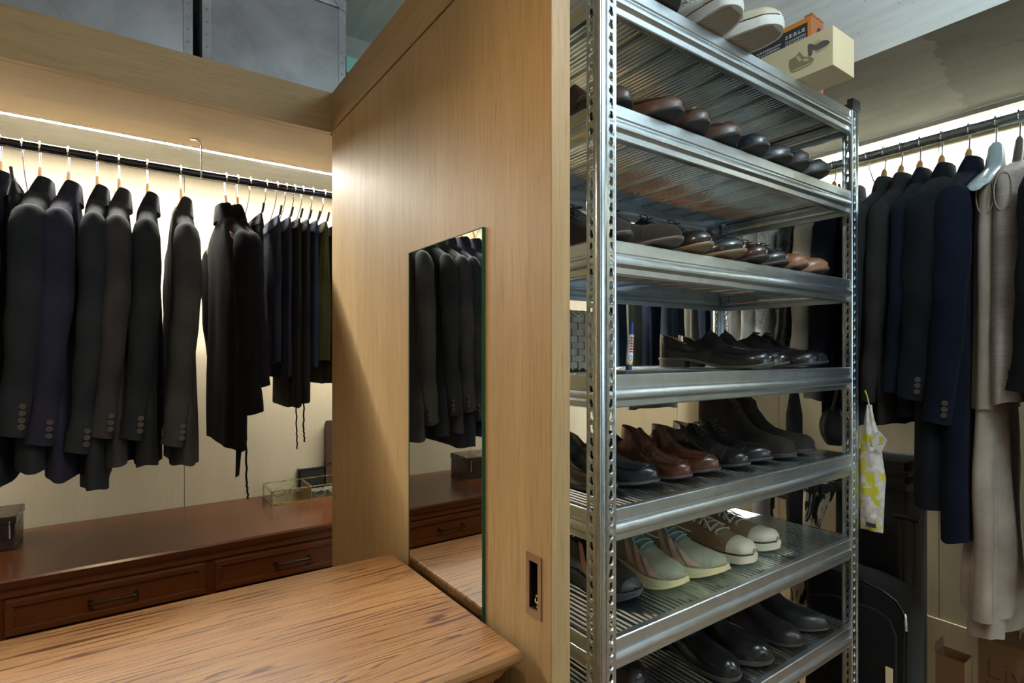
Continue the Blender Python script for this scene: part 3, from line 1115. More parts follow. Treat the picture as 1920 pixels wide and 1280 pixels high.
SH('lace_shoe', 'tan leather laced shoe nearest the right post on the third shelf', (1.535, .712), .14, z3, -1, (.22, .085, .032), rough=.3, sole_col=(.10, .055, .03), lace_col=(.05, .03, .02))
# shelf four, at eye height
z4 = SHELF[3]
SH('loafer', 'polished black loafer with tan lining, in front on the eye-level shelf', (1.345, .752), .42, z4, 1, BLK, rough=.16, lining=(.42, .24, .07), sole_col=(.045, .035, .022), scale=1.02)
SH('loafer', 'polished black loafer standing just behind the front loafer on the eye-level shelf', (1.447, .770), .42, z4, -1, BLK, rough=.16, lining=(.40, .23, .07), sole_col=(.045, .035, .022), scale=1.02)
SH('lace_shoe', 'black laced shoe behind the loafers on the eye-level shelf', (1.578, .752), .34, z4, 1, BLK, rough=.22, scale=1.03)
SH('lace_shoe', 'black laced shoe nearest the right post on the eye-level shelf', (1.680, .778), .32, z4, -1, BLK, rough=.22, scale=1.0)
# shelf five
z5 = SHELF[4]
SH('loafer', 'black loafer toe peeping past the near post on the fifth shelf, leftmost', (.834, .806), .06, z5, 1, BLK, rough=.2, sole_col=(.05, .045, .04))
SH('loafer', 'black loafer beside the brown loafers on the fifth shelf down', (.936, .790), .06, z5, -1, (.012, .012, .015), rough=.2, sole_col=(.05, .045, .04))
SH('loafer', 'chestnut brown loafer, left one of the brown pair on the fifth shelf', (1.052, .782), .07, z5, 1, (.060, .018, .008), rough=.22, lining=(.07, .018, .010), sole_col=(.045, .03, .025))
SH('loafer', 'chestnut brown loafer, right one of the brown pair on the fifth shelf', (1.154, .786), .07, z5, -1, (.060, .018, .008), rough=.22, lining=(.07, .018, .010), sole_col=(.045, .03, .025))
SH('lace_shoe', 'black pointed laced dress shoe beside the brown loafers on the fifth shelf', (1.283, .780), .10, z5, 1, BLK, rough=.22)
SH('lace_shoe', 'black pointed laced dress shoe beside the suede boots on the fifth shelf', (1.390, .788), .10, z5, -1, BLK, rough=.22)
SH('ankle_boot', 'dark brown suede ankle boot, left one of the pair on the fifth shelf', (1.505, .780), .10, z5, 1, (.030, .024, .020), extra='suede', sole_col=(.028, .023, .02), cat='boot')
SH('ankle_boot', 'dark brown suede ankle boot near the right post on the fifth shelf', (1.610, .784), .08, z5, -1, (.030, .024, .020), extra='suede', sole_col=(.028, .023, .02), cat='boot')
# shelf six
z6 = SHELF[5]
SH('running_shoe', 'black running shoe with copper side stripes beside the near post on the sixth shelf', (.885, .788), .06, z6, 1, (.012, .0115, .012), sole_col=(.03, .03, .032), lace_col=(.50, .25, .12), extra='', cat='sneaker')
SH('running_shoe', 'pale green running shoe with three peach stripes, left of its pair', (1.018, .772), .08, z6, 1, (.29, .285, .20), extra='knit', sole_col=(.56, .50, .30), cat='sneaker')
SH('running_shoe', 'pale green running shoe with three peach stripes, right of its pair', (1.144, .760), .08, z6, -1, (.29, .285, .20), extra='knit', sole_col=(.56, .50, .30), cat='sneaker')
SH('canvas_sneaker', 'khaki canvas sneaker with cream toe cap, left of its pair', (1.300, .775), .10, z6, 1, (.26, .18, .10), extra='canvas', sole_col=(.55, .49, .34), cat='sneaker')
SH('canvas_sneaker', 'khaki canvas sneaker with cream toe cap, right of its pair', (1.425, .790), .08, z6, -1, (.26, .18, .10), extra='canvas', sole_col=(.55, .49, .34), cat='sneaker')
# shelf seven
z7 = SHELF[6]
SH('ankle_boot', 'dark brown strapped boot with silver buckle beside the near post on the lowest shelf', (.985, .860), .05, z7, 1, (.022, .014, .012), rough=.25, cat='boot')
SH('ankle_boot', 'polished black boot, second from left on the lowest shelf in view', (1.200, .755), .08, z7, 1, BLK, rough=.17, sole_col=(.03, .022, .016), cat='boot')
SH('ankle_boot', 'polished black boot with silver buckle, third from left on the lowest shelf in view', (1.316, .747), .08, z7, -1, BLK, rough=.17, sole_col=(.03, .022, .016), cat='boot')
SH('lace_shoe', 'matte black round-toed shoe, second from right on the lowest shelf in view', (1.475, .745), .08, z7, 1, (.014, .0125, .013), rough=.35, scale=1.04, sole_col=(.03, .024, .018))
SH('lace_shoe', 'matte black round-toed shoe, rightmost on the lowest shelf in view', (1.605, .745), .08, z7, -1, (.014, .0125, .013), rough=.35, scale=1.04, sole_col=(.03, .024, .018))
# on top of the rack
z1 = SHELF[0]
SH('canvas_sneaker', 'white canvas sneaker with brown waffle sole on the rack top, left one', (1.045, .655), .10, z1 + .003, 1, (.66, .66, .64), extra='canvas', sole_col=(.62, .60, .55), cat='sneaker')
SH('canvas_sneaker', 'white canvas sneaker with brown waffle sole on the rack top, right one', (1.166, .640), .10, z1 + .003, -1, (.66, .66, .64), extra='canvas', sole_col=(.62, .60, .55), cat='sneaker')
SH('loafer', 'brown shoe at the near end of the top of the rack', (.905, .70), .05, z1, 1, (.10, .04, .02), rough=.3)
for o in [x for x in list(COL.objects) if x.get('label', '').startswith('white canvas sneaker')]:
    S = Shoe(side=1 if 'left' in o['label'] else -1, **STYLES['canvas_sneaker'])
    wf = MB()
    tt = [.03 + .94 * i / 40 for i in range(41)]
    wf.grid([[(S.x(q), S.cy(q) + S.w(q) * v * .92, S.zb(q) - .0005 - .0008 * ((i + j) % 2)) for j, v in enumerate([-1 + 2 * k / 14 for k in range(15)])] for i, q in enumerate(tt)])
    tag(build('outsole', wf, pm_((.30, .235, .165), .8), o, world=False), 'brown waffle-patterned outsole')
# ------------------------------------------------------------------ hangers and garments
# garment space: x along the rod, y across it (-y hangs out towards the aisle), z down from the rod
def place(name, label, cat, rod, pos, rz, base, group=None):
    loc = (pos, RYL, RZL) if rod == 'L' else (RXR, pos, RZR)
    r = rz if rod == 'L' else rz - PI / 2
    t = thing(name, label, cat, (loc[0], loc[1], loc[2] + base), r, group)
    return t


def gb(name, mb, mat, par, base, smooth=60, bevel=0):
    return build(name, mb.shift(z=-base), mat, par, smooth=smooth, bevel=bevel, world=False)


def hook_path(rr=.0165, neck=-.082, lean=.006):
    p = [(0, 0, neck), (0, lean, neck + .026), (0, rr * .9, -.016), (0, rr, -.002)]
    p += [(0, rr * math.cos(a), rr * math.sin(a)) for a in [i * PI / 8 for i in range(1, 9)]]
    p += [(0, -rr * .95, -.006), (0, -rr * .8, -.011)]
    return p


def wood_hanger(rod, pos, rz, label, mat, wide=.185, thick_=.011, wiremat='wire', group=None, tip=0.0):
    rr = .0158 if rod == 'L' else .0180
    base = -.20
    t = place('clothes_hanger', label, 'hanger', rod, pos, rz, base, group)
    gb('hook', MB().tube(hook_path(rr), .0021, 8), M[wiremat], t, base)
    rows = []
    for i in range(25):
        u = -1 + 2 * i / 24
        y = u * wide
        z = -.128 - .090 * abs(u) ** 1.2 + .044 * max(0, 1 - abs(u) * 6)
        hh = .010 + .022 * math.exp(-(u * 5.5) ** 2)
        tt = thick_ * (1 + .25 * abs(u)) * (1 if abs(u) < .97 else .6)
        rows.append([(tt * math.cos(a) - .012 * abs(u) * abs(u), y, z + hh * math.sin(a)) for a in [k * PI / 5 for k in range(10)]])
    gb('hanger_arms', MB().grid(rows, 0, True, True, True), M[mat], t, base)
    return t


def wire_hanger(rod, pos, rz, label, group=None, wide=.165, bar=-.135):
    rr = .0158 if rod == 'L' else .0180
    base = bar - .012
    t = place('trouser_hanger', label, 'hanger', rod, pos, rz, base, group)
    p = [(0, rr * math.cos(a), rr * math.sin(a)) for a in [PI + .5 - i * (PI + .5) / 9 for i in range(10)]]
    p += [(0, rr * .9, -.012), (0, .010, -.035), (0, .04, -.065), (0, wide * .85, bar + .012), (0, wide, bar + .004), (0, wide * .95, bar - .003)]
    p += [(0, wide * .6, bar - .003), (0, -wide * .8, bar - .003), (0, -wide * .98, bar), (0, -wide - .014, bar + .010), (0, -wide - .026, bar + .024)]
    gb('hook_and_bar', MB().tube(p, .0019, 8), M['chrome'], t, base)
    gb('bar_sleeve', MB().tube([(0, -wide - .004, bar + .003), (0, -wide - .016, bar + .013), (0, -wide - .027, bar + .0255)], .0036, 8), M['hanger_dark'], t, base)
    return t


def body_rows(levels, seed, n=44, wr=.006, fr=3.0, pw=.8, drop=.072, wide=.21, xdrift=None):
    """rings from the shoulder line down to the hem: levels = (z, half width, half thickness)"""
    rnd = random.Random(seed)
    ph = [rnd.uniform(0, 6) for _ in range(6)]
    z0, z1 = levels[0][0], levels[-1][0]
    rows = []
    for li, (z, w_, t_) in enumerate(levels):
        f = (z0 - z) / (z0 - z1)
        row = []
        for k in range(n):
            a = 2 * PI * k / n
            c, s = math.cos(a), math.sin(a)
            y = w_ * math.copysign(abs(c) ** pw, c)
            x = t_ * math.copysign(abs(s) ** pw, s)
            sh = drop * (abs(y) / wide) ** 1.15 * max(0, 1 - f * 3.2)
            amp = wr * min(1, f * 2.2)
            fold = amp * (math.sin(fr * 2 * a + ph[0] + 1.5 * f) + .6 * math.sin(fr * 3.3 * a + ph[1] - 2 * f) + .5 * math.sin(9 * f + ph[2] + 2 * a))
            dx_ = (xdrift(f) if xdrift else 0)
            hem = (.006 * math.sin(2 * a + ph[3]) + .0022 * math.sin(5 * a + ph[4])) * f ** 3
            row.append((x + fold * s + dx_, y + fold * .6 * c, z - sh + hem))
        rows.append(row)
    return rows


def collar_mb(fx, ry=.060, rx=.045, top=-.090, low=-.146):
    """stand-and-fall collar wrapped round the neck, open at the front (fx = +1/-1)"""
    prof = [(0.90, low + .02), (0.94, top - .006), (1.0, top), (1.10, top - .004), (1.20, low + .016), (1.24, low), (1.16, low + .002), (1.05, top - .012)]
    rows = []
    for i in range(25):
        a = -2.35 + 4.7 * i / 24
        dip = max(0, abs(a) - 1.5) * .055
        rows.append([(-fx * rx * k * math.cos(a), ry * k * math.sin(a), z - dip) for k, z in prof])
    return MB().grid(rows, 0, True, True, True)


def sleeve_mb(sg, top, cuff, fx, fat=1.0, bend=.034, seed=0, yo=.226):
    rnd = random.Random(seed)
    ph = rnd.uniform(0, 6)
    tab = [(0, .016, .010), (.012, .036, .018), (.035, .049, .025), (.09, .058, .031), (.22, .060, .034), (.45, .056, .035), (.70, .050, .032), (.93, .045, .028), (1, .0455, .0285)]
    rows = []
    N = 26
    for i in range(N + 1):
        u = (i / N) ** 1.5 if i < 10 else (10 / N) ** 1.5 + (1 - (10 / N) ** 1.5) * (i - 10) / (N - 10)
        rx = ease([(a, b) for a, b, c in tab], u) * fat
        ry = ease([(a, c) for a, b, c in tab], u)
        z = top + (cuff - top) * u
        cx_ = fx * bend * max(0, u - .25) ** 1.5 / .65
        cy_ = sg * (yo - .016 * max(0, 1 - u * 12) + .012 * math.sin(PI * min(1, u * 1.3)) - .010 * u)
        row = []
        for k in range(22):
            a = 2 * PI * k / 22
            wv = .0016 * min(1, u * 3) * (math.sin(3 * a + 14 * u + ph) + math.sin(2 * a - 23 * u + ph * 2))
            row.append((cx_ + (rx + wv) * math.cos(a), cy_ + (ry + wv) * math.sin(a), z - .006 * u * math.cos(a) * fx * -1))
        rows.append(row)
    last = rows[-1]
    c0 = Vector([sum(p[i] for p in last) / len(last) for i in range(3)])
    rows.append([tuple(c0 + (Vector(p) - c0) * .88 + Vector((0, 0, .002))) for p in last])
    rows.append([tuple(c0 + (Vector(p) - c0) * .84 + Vector((0, 0, .05))) for p in last])
    return MB().grid(rows, 0, True, True, True)


def jacket(rod, pos, label, col, cuff, hem, fx=-1, rz=0, fat=1.0, seed=1, thickx=1.0, buttons=3, cat='jacket', name='suit_jacket', group=None, hanger=None, var=.25, hang_mat='hanger_wood', collar_col=None, wide=.21, mat=None, sheen=.02, hlabel=None):
    t = place(name, label, cat, rod, pos, rz, hem - .02, group)
    base = hem - .02
    mt = mat or fm(col, var=var, sheen=sheen)
    T = thickx
    lv = [(-.106, .050, .004), (-.107, .17, .016 * T), (-.110, wide * .96, .030 * T), (-.117, wide, .044 * T), (-.130, wide, .055 * T), (-.155, wide * .98, .060 * T), (-.22, wide * .93, .060 * T)]
    zz = -.22
    while zz > hem + .03:
        zz -= (hem + .22) / -9
        f = (zz + .22) / (hem + .22)
        lv.append((zz, wide * (.93 + .06 * math.sin(f * 2.6 - .6)), (.054 + .010 * f) * T))
    body = body_rows(lv, seed, wide=wide, wr=.004, drop=.100)
    for li in range(6):      # narrower towards the neck
        body[li] = [(x * (.74 + .30 * min(1, abs(y) / wide)), y, z) for x, y, z in body[li]]
    last = body[-1]
    body.append([(p[0] * .9, p[1] * .97, p[2] + .003) for p in last])
    body.append([(p[0] * .8, p[1] * .95, p[2] + .08) for p in last])
    gb('body', MB().grid(body, 0, True, True, True), mt, t, base)
    for sg in (-1, 1):
        s = gb('sleeve', sleeve_mb(sg, -.199, cuff, fx, fat, seed=seed * 3 + sg, yo=wide + .004), mt, t, base)
        if buttons:
            for b in range(buttons):
                bm_ = MB()
                cx_ = fx * .034 + -fx * .020
                yb = sg * (wide + .004 + .012 * math.sin(PI) - .010 + .0285)
                zb_ = cuff + .022 + b * .0165
                bm_.tube([(cx_ - fx * .001 * b, yb - sg * .005, zb_), (cx_ - fx * .001 * b, yb + sg * .0012, zb_)], .0072, 12)
                gb('button', bm_, M['button'], s, base)
    cm = fm(collar_col, var=var) if collar_col else mt
    gb('collar', collar_mb(fx, rx=.020 + .014 * T), cm, t, base)
    if hanger is not False:
        wood_hanger(rod, pos, rz, hlabel or hanger, hang_mat, wide=wide - .035)
    return t


def trousers(rod, pos, label, col, hem, rz=0, seed=1, cat='trousers', name='trousers', bar=-.135, wide=.160, thick_=.032, hlabel=None, mat=None, top_thick=.007, group=None, hanger=True, wr=.006):
    base = hem - .02
    t = place(name, label, cat, rod, pos, rz, base, group)
    mt = mat or fm(col)
    lv = [(bar + .004, wide * .86, .003), (bar + .003, wide * .98, top_thick), (bar - .006, wide, top_thick * 1.4), (bar - .03, wide * 1.01, top_thick * 1.8 + .002)]
    n = 10
    for i in range(1, n + 1):
        f = i / n
        lv.append((bar - .03 + (hem - bar + .03) * f, wide * (1.01 - .05 * f), top_thick * 1.8 + .002 + (thick_ - top_thick * 1.8) * min(1, f * 2.2)))
    rows = body_rows(lv, seed, pw=.55, drop=0, wr=wr, fr=4, n=48)
    last = rows[-1]
    rows.append([(p[0] * .85, p[1] * .97, p[2] + .003) for p in last])
    rows.append([(p[0] * .7, p[1] * .95, p[2] + .08) for p in last])
    gb('legs', MB().grid(rows, 0, True, True, True), mt, t, base)
    # waistband folded over the bar: a raised band at the top
    wb = body_rows([(bar - .012, wide * 1.012, top_thick * 1.55), (bar - .012 - .001, wide * 1.02, top_thick * 1.85), (bar - .034, wide * 1.022, top_thick * 2.1 + .004), (bar - .035, wide * 1.0, top_thick * 1.5)], seed, pw=.55, drop=0, wr=0, n=48)
    gb('waistband', MB().grid(wb, 0, True), mt, t, base)
    if hanger:
        wire_hanger(rod, pos, rz, hlabel, bar=bar, wide=wide + .004)
    return t


def cord(par, pts, base, r=.0022, mat=None):
    pth = []
    for a, b in zip(pts, pts[1:]):
        for i in range(8):
            u = i / 8
            pth.append((a[0] + (b[0] - a[0]) * u + .0014 * math.sin(i * 2.4), a[1] + (b[1] - a[1]) * u, a[2] + (b[2] - a[2]) * u))
    pth.append(pts[-1])
    gb('drawstring', MB().tube(pth, r, 6), mat or fm((.012, .012, .013)), par, base)


# --- left rod: seven tailored jackets, then casual tops and trousers
CH, NV, BK = (.030, .032, .036), (.022, .023, .042), (.018, .018, .020)
LJ = [
    (-.345, 'charcoal jacket outside the left edge of view, seen in the mirror', (0.0310, 0.0326, 0.0357), -.79, -.90, 11, .58),
    (-.272, 'dark navy jacket at the very left edge of the left rod', (0.0217, 0.0232, 0.0388), -.775, -.885, 12, .60),
    (-.192, 'black jacket with broad shoulder, second from left on the left rod', (0.0248, 0.0279, 0.0326), -.760, -.850, 13, .68),
    (-.131, 'dark navy jacket, third from left on the left rod', (0.0279, 0.0279, 0.0481), -.785, -.880, 14, .60),
    (-.067, 'dark charcoal jacket with the longest hem on the left rod', (0.0279, 0.0326, 0.0357), -.812, -.918, 15, .52),
    (-.016, 'brown-grey jacket between charcoal and black jackets on the left rod', (0.0481, 0.0450, 0.0481), -.778, -.862, 16, .56),
    (.053, 'black jacket just left of the lone grey jacket on the left rod', (0.0248, 0.0279, 0.0310), -.788, -.870, 17, .56),
    (.139, 'lone dark grey jacket with a gap on its right on the left rod', (0.0573, 0.0589, 0.0605), -.815, -.880, 18, .58),
]
HL = ['outside the left edge of view', 'at the very left edge of the left rod', 'second from left on the left rod', 'third from left on the left rod', 'holding the longest jacket', 'holding the brown-grey jacket', 'just left of the lone grey jacket', 'holding the lone grey jacket']
for x, lab, col, cf, hm, sd, ft in LJ:
    jacket('L', x, lab, col, cf, hm, -1, random.uniform(-.04, .04), ft, sd, ft * .95, 3 if sd != 13 else 4, hlabel='beech hanger with wire hook ' + HL[sd - 11])
# clipped black trousers between the first two jackets
trousers('L', -.228, 'black trousers squeezed between the two leftmost jackets of the left rod', BK, -.66, seed=21, hlabel='steel trouser hanger between the two leftmost jackets', thick_=.018, wide=.15)
# casual tops
t = jacket('L', .263, 'black cotton overshirt slipping off its beech hanger, right of the grey jacket', (.007, .0075, .0075), -.74, -.845, 1, .10, .50, 31, .45, 0, name='overshirt', hlabel='beech hanger poking out of the black overshirt', wide=.20)
cord(t, [(.02, -.15, -.80), (.022, -.15, -.95), (.026, -.152, -1.005)], -.865, .003)
bt = MB().prism([(-.006, -.84), (.010, -.84), (.002, -.93), (-.008, -.935)], 'Y', -.148, -.144)
gb('belt_end', bt, fm((.012, .012, .012)), t, -.865, smooth=None)
jacket('L', .297, 'dark navy work shirt on a beech hanger beside the black overshirt', (.010, .010, .020), -.66, -.735, 1, .06, .42, 32, .36, 0, name='work_shirt', cat='shirt', hlabel='beech hanger of the dark navy work shirt', wide=.195)
LT = [
    (.335, 'black trousers, first pair after the navy work shirt on the left rod', (0.0209, 0.0209, 0.0220), -.625, 41),
    (.385, 'dark navy trousers lit blue on one side, second pair on the left rod', (0.0314, 0.0355, 0.0690), -.595, 42),
    (.418, 'black-navy trousers, third pair on the left rod', (0.0272, 0.0293, 0.0576), -.640, 43),
    (.447, 'black drawstring trousers, fourth pair on the left rod', (0.0209, 0.0230, 0.0220), -.735, 44),
    (.474, 'black corduroy trousers, fifth pair on the left rod', (0.0251, 0.0272, 0.0334), -.725, 45),
    (.501, 'dark blue denim trousers next to the olive pair on the left rod', (0.0272, 0.0439, 0.0889), -.60, 46),
]
for x, lab, col, hm, sd in LT:
    t = trousers('L', x, lab, col, hm, rz=.03, seed=sd, hlabel='steel trouser hanger with open end holding the ' + lab.split(',')[0].split(' lit')[0].split(' next')[0], thick_=.0115, top_thick=.005, wr=.0025)
    if sd == 44:
        cord(t, [(-.012, -.160, -.66), (-.010, -.161, -.80), (-.008, -.161, -.865)], hm - .02, .0022)
        cord(t, [(.014, -.158, -.70), (.012, -.158, -.80), (.016, -.158, -.845)], hm - .02, .0026)
trousers('L', .535, 'olive green trousers at the right end of the left rod beside the oak panel', (.060, .062, .024), -.59, rz=.0, seed=47, hlabel='steel trouser hanger of the olive green trousers', thick_=.026)
trousers('L', .575, 'dark brown wool trousers behind the olive pair beside the oak panel', (.045, .030, .022), -.66, rz=.02, seed=48, hlabel='steel trouser hanger of the dark brown wool trousers', thick_=.026, wide=.17)

# --- right rod, from the near end back towards the far wall
R = jacket
R('R', .345, 'black jacket with cropped sleeve at the right edge of view', (0.0077, 0.0077, 0.0088), -.745, -.80, -1, .05, .80, 61, .75, 0, hang_mat='hanger_dark', hlabel='dark hanger with ringed hook at the right edge of view')
trousers('R', .340, 'black trousers hanging below the black jacket at the right edge of view', (0.0066, 0.0066, 0.0077), -1.26, rz=.05, seed=62, bar=-.30, hlabel='steel trouser hanger under the black jacket at right', thick_=.03)
R('R', .535, 'long navy wool coat next to the beige dress', (.005, .0068, .016), -.835, -1.155, -1, .10, .70, 63, .68, 3, cat='coat', name='wool_coat', hlabel='wooden hanger inside the long navy wool coat')
R('R', .600, 'long black wool coat between the navy coat and the blue jacket', (0.0077, 0.0094, 0.0127), -.775, -1.075, -1, .12, .74, 64, .70, 3, cat='coat', name='wool_coat', hlabel='wooden hanger inside the long black wool coat')
R('R', .655, 'dark blue jacket behind the black coat on the right rod', (0.0072, 0.0110, 0.0198), -.76, -.83, -1, .14, .55, 65, .5, 0, hlabel='wooden hanger inside the dark blue jacket on the right rod', wide=.190)
R('R', .705, 'mid grey wool jacket just right of the right rack post', (0.0248, 0.0237, 0.0231), -.79, -.86, -1, .06, .48, 66, .45, 0, hlabel='wooden hanger inside the mid grey wool jacket', wide=.190)
R('R', .752, 'blue-grey jacket half hidden by the right rack post', (0.0220, 0.0248, 0.0275), -.80, -.87, -1, .03, .48, 67, .45, 0, hlabel='wooden hanger inside the blue-grey jacket', wide=.190)
trousers('R', .800, 'black trousers clipped high behind the right rack post', (0.0088, 0.0077, 0.0077), -.72, rz=.02, seed=68, bar=-.155, hlabel='steel trouser hanger with grey tips behind the right post', thick_=.02, wide=.18)
R('R', .846, 'navy black jacket seen through the rack beside the right post', (0.0077, 0.0088, 0.0154), -.76, -.84, -1, .0, .55, 69, .5, 0, hlabel='wooden hanger inside the navy black jacket behind the rack', wide=.190)
R('R', .905, 'grey-beige linen jacket seen through the rack', (.33, .31, .255), -.74, -.80, -1, .0, .60, 70, .55, 0, hlabel='wooden hanger inside the grey-beige linen jacket', mat=fabric('linen', (.46, .43, .355), weave=500), wide=.190)
R('R', .965, 'black leather jacket seen through the rack beside the linen jacket', (.012, .012, .013), -.72, -.77, -1, .0, .52, 71, .5, 0, name='leather_jacket', hlabel='wooden hanger inside the black leather jacket', mat=leather('black_leather', (.012, .012, .013), .28), wide=.190)
R('R', 1.03, 'white checked shirt seen through the rack', (.52, .53, .51), -.68, -.72, -1, -.02, .5, 72, .45, 0, name='checked_shirt', cat='shirt', hlabel='white hanger inside the checked shirt', mat=checked('checked_cotton', (.78, .79, .77), (.62, .63, .65)), wide=.190)
R('R', 1.085, 'plain white shirt beside the checked shirt, seen through the rack', (.80, .81, .78), -.66, -.70, -1, -.02, .48, 73, .42, 0, name='white_shirt', cat='shirt', hlabel='wire hanger inside the plain white shirt', wide=.190)
R('R', 1.145, 'pale grey shirt nearest the jeans, seen through the rack', (.66, .67, .64), -.66, -.70, -1, -.02, .48, 74, .42, 0, name='grey_shirt', cat='shirt', hlabel='wire hanger inside the pale grey shirt', wide=.190)
RT = [
    (1.215, 'mid blue jeans folded over a hanger, seen through the rack', (.10, .17, .29), -.62, 81, .021, -.19),
    (1.27, 'dark indigo jeans behind the mid blue jeans, seen through the rack', (.022, .036, .075), -.66, 82, .02, -.19),
    (1.32, 'dark navy trousers folded left of the jeans, seen through the rack', (.014, .022, .046), -.60, 83, .02, -.19),
    (1.385, 'grey-olive trousers beside the rear rack post', (.17, .17, .135), -.62, 84, .022, -.17),
    (1.50, 'dark slate blue trousers left of the rear rack post', (.022, .036, .060), -.80, 85, .03, -.16),
    (1.60, 'navy trousers seen through the middle of the rack', (.014, .020, .042), -.82, 86, .03, -.16),
    (1.70, 'grey-green dress trousers seen between navy ones through the rack', (.15, .175, .145), -.90, 87, .02, -.16),
    (1.77, 'deep navy trousers seen behind the glue tube', (.016, .032, .070), -.84, 88, .03, -.16),
    (1.86, 'dark teal blue trousers farthest along the right rod', (.018, .036, .058), -.86, 89, .03, -.16),
]
for y, lab, col, hm, sd, th, br in RT:
    trousers('R', y, lab, col, hm, rz=0, seed=sd, bar=br, thick_=th, wide=.17, hlabel='steel trouser hanger holding the ' + lab.split(',')[0].split(' folded')[0].split(' behind')[0].split(' beside')[0].split(' left')[0].split(' seen')[0].split(' farthest')[0])

# long chiffon dress on a thick grey hanger, with a silk shell top on the next hanger
BG = fabric('raw_silk', (.40, .335, .30), weave=700, slub=(8, 8, 260), rough=.6)
CHF = fabric('chiffon', (.36, .30, .245), weave=900)


def sleeveless(pos, name, label, cat, mat, hem, dw, th, sd, rz):
    base = hem - .02
    t = place(name, label, cat, 'R', pos, rz, base)
    lv = [(-.120, .05, .006), (-.122, dw * .8, th * .35), (-.125, dw * .95, th * .6), (-.135, dw, th * .8), (-.17, dw, th * .9), (-.23, dw * .96, th), (-.32, dw, th)]
    for i in range(1, 9):
        f = i / 8
        lv.append((-.32 + (max(hem, -.80) + .32) * f, dw * (1 + .06 * f), th * (1 + .1 * f)))
    rows = body_rows(lv, sd, wr=.004, wide=dw, drop=.07)
    rows.append([(p[0] * .9, p[1] * .96, p[2] + .004) for p in rows[-1]])
    rows.append([(p[0] * .9, p[1] * .95, p[2] + .08) for p in rows[-1]])
    gb('bodice', MB().grid(rows, 0, True, True, True), mat, t, base)
    for sg in (-1, 1):
        arm = MB().tube([(th * .50 * math.cos(a), sg * (dw * .985 - .0025), -.235 - .050 * math.sin(a)) for a in [i * 2 * PI / 20 for i in range(21)]], .0016, 6)
        gb('armhole_binding', arm, mat, t, base)
    return t, base


t, base = sleeveless(.475, 'chiffon_dress', 'long beige chiffon dress with layered skirt on a grey-blue hanger', 'dress', CHF, -1.42, .165, .036, 91, .10)
for zt, zb_, k, sd in ((-.70, -1.345, 1.0, 92), (-.72, -1.40, .88, 93)):
    lv = [(zt + (zb_ - zt) * i / 10, .165 * k * (1.0 + .14 * i / 10), (.034 + .014 * i / 10) * k) for i in range(11)]
    rows = body_rows(lv, sd, wr=.011 * k, fr=2.6, drop=0, wide=.165)
    rows.append([(p[0] * .96, p[1] * .96, p[2] + .004) for p in rows[-1]])
    gb('skirt_layer', MB().grid(rows, 0, True, True, True), CHF, t, base)
wood_hanger('R', .475, .10, 'thick grey-blue plastic hanger poking out of the chiffon dress', 'hanger_grey', wide=.205, thick_=.019)
sleeveless(.425, 'silk_top', 'beige raw silk sleeveless top in front of the chiffon dress', 'top', BG, -.775, .185, .036, 95, .04)
wood_hanger('R', .425, .04, 'dark brown hanger holding the beige silk top', 'hanger_dark', wide=.165)

# ------------------------------------------------------------------ trunks and box on top of the left closet
def trunk(x0, x1, y0, y1, z0, z1, label):
    t = thing('steel_trunk', label, 'trunk', ((x0 + x1) / 2, (y0 + y1) / 2, z0))
    build('body', MB().box(x0, x1, y0, y1, z0, z1 - .028), M['trunk'], t, bevel=.006, smooth=40)
    build('lid', MB().box(x0 - .003, x1 + .003, y0 - .003, y1, z1 - .027, z1), M['trunk'], t, bevel=.004, smooth=40)
    riv = None
    for sx, xe in ((1, x0), (-1, x1)):
        build('edge_strip', MB().box(min(xe - sx * .001, xe + sx * .021), max(xe - sx * .001, xe + sx * .021), y0 - .0022, y0 + .018, z0 + .002, z1 - .029), M['trunk'], t, bevel=.0009)
        # rounded corner plates
        for zc, sz in ((z0, 1), (z1 - .001, -1)):
            poly = [(xe - sx * .0015, zc), (xe + sx * .034, zc)] + [(xe + sx * .034 * math.cos(a), zc + sz * .034 * math.sin(a)) for a in [i * PI / 16 for i in range(1, 8)]] + [(xe - sx * .0015, zc + sz * .034)]
            build('corner_plate', MB().prism(poly, 'Y', y0 - .0055, y0 - .0024), M['trunk'], t, bevel=.0007)
        z = z0 + .018
        while z < z1 - .02:
            if riv is None:
                riv = build('rivet', MB().lathe([(0.0001, .0022), (.002, .0019), (.0032, .0008), (.0036, 0), (.0001, 0)], 10), M['trunk'], t, smooth=60, world=False)
                o = riv
            else:
                o = dup(riv, t, (0, 0, 0))
            o.rotation_euler = (PI / 2, 0, 0)
            yy = y0 - .0022 if (z0 + .036 < z < z1 - .04) else y0 - .0055
            o.location = (xe + sx * .0105 - t.location.x, yy - t.location.y, z + E - t.location.z)
            z += .0345
    if x0 > 0:
        cx = (x0 + x1) / 2 + .03
        build('latch_plate', MB().prism([(cx + .022 * math.cos(a), z1 - .012 + .020 * math.sin(a)) for a in [i * PI / 8 for i in range(16)]], 'Y', y0 - .006, y0 - .0031), M['alu'], t, bevel=.001)
    return t


trunk(.172, .566, 1.715, 2.02, .6855, 1.108, 'grey steel trunk with riveted edges above the left closet, nearest the panel')
trunk(-.335, .148, 1.715, 2.02, .6855, 1.108, 'grey steel trunk with riveted edges at the top left corner of view')
t = thing('storage_box', 'mint green lidded box behind the steel trunk above the closet', 'box', (.74, 1.88, .6855))
build('box_body', MB().box(.60, .90, 1.80, 2.03, .6855, .93), M['teal'], t, bevel=.002)
build('box_lid', MB().box(.597, .903, 1.797, 2.033, .931, .985), M['teal'], t, bevel=.002)

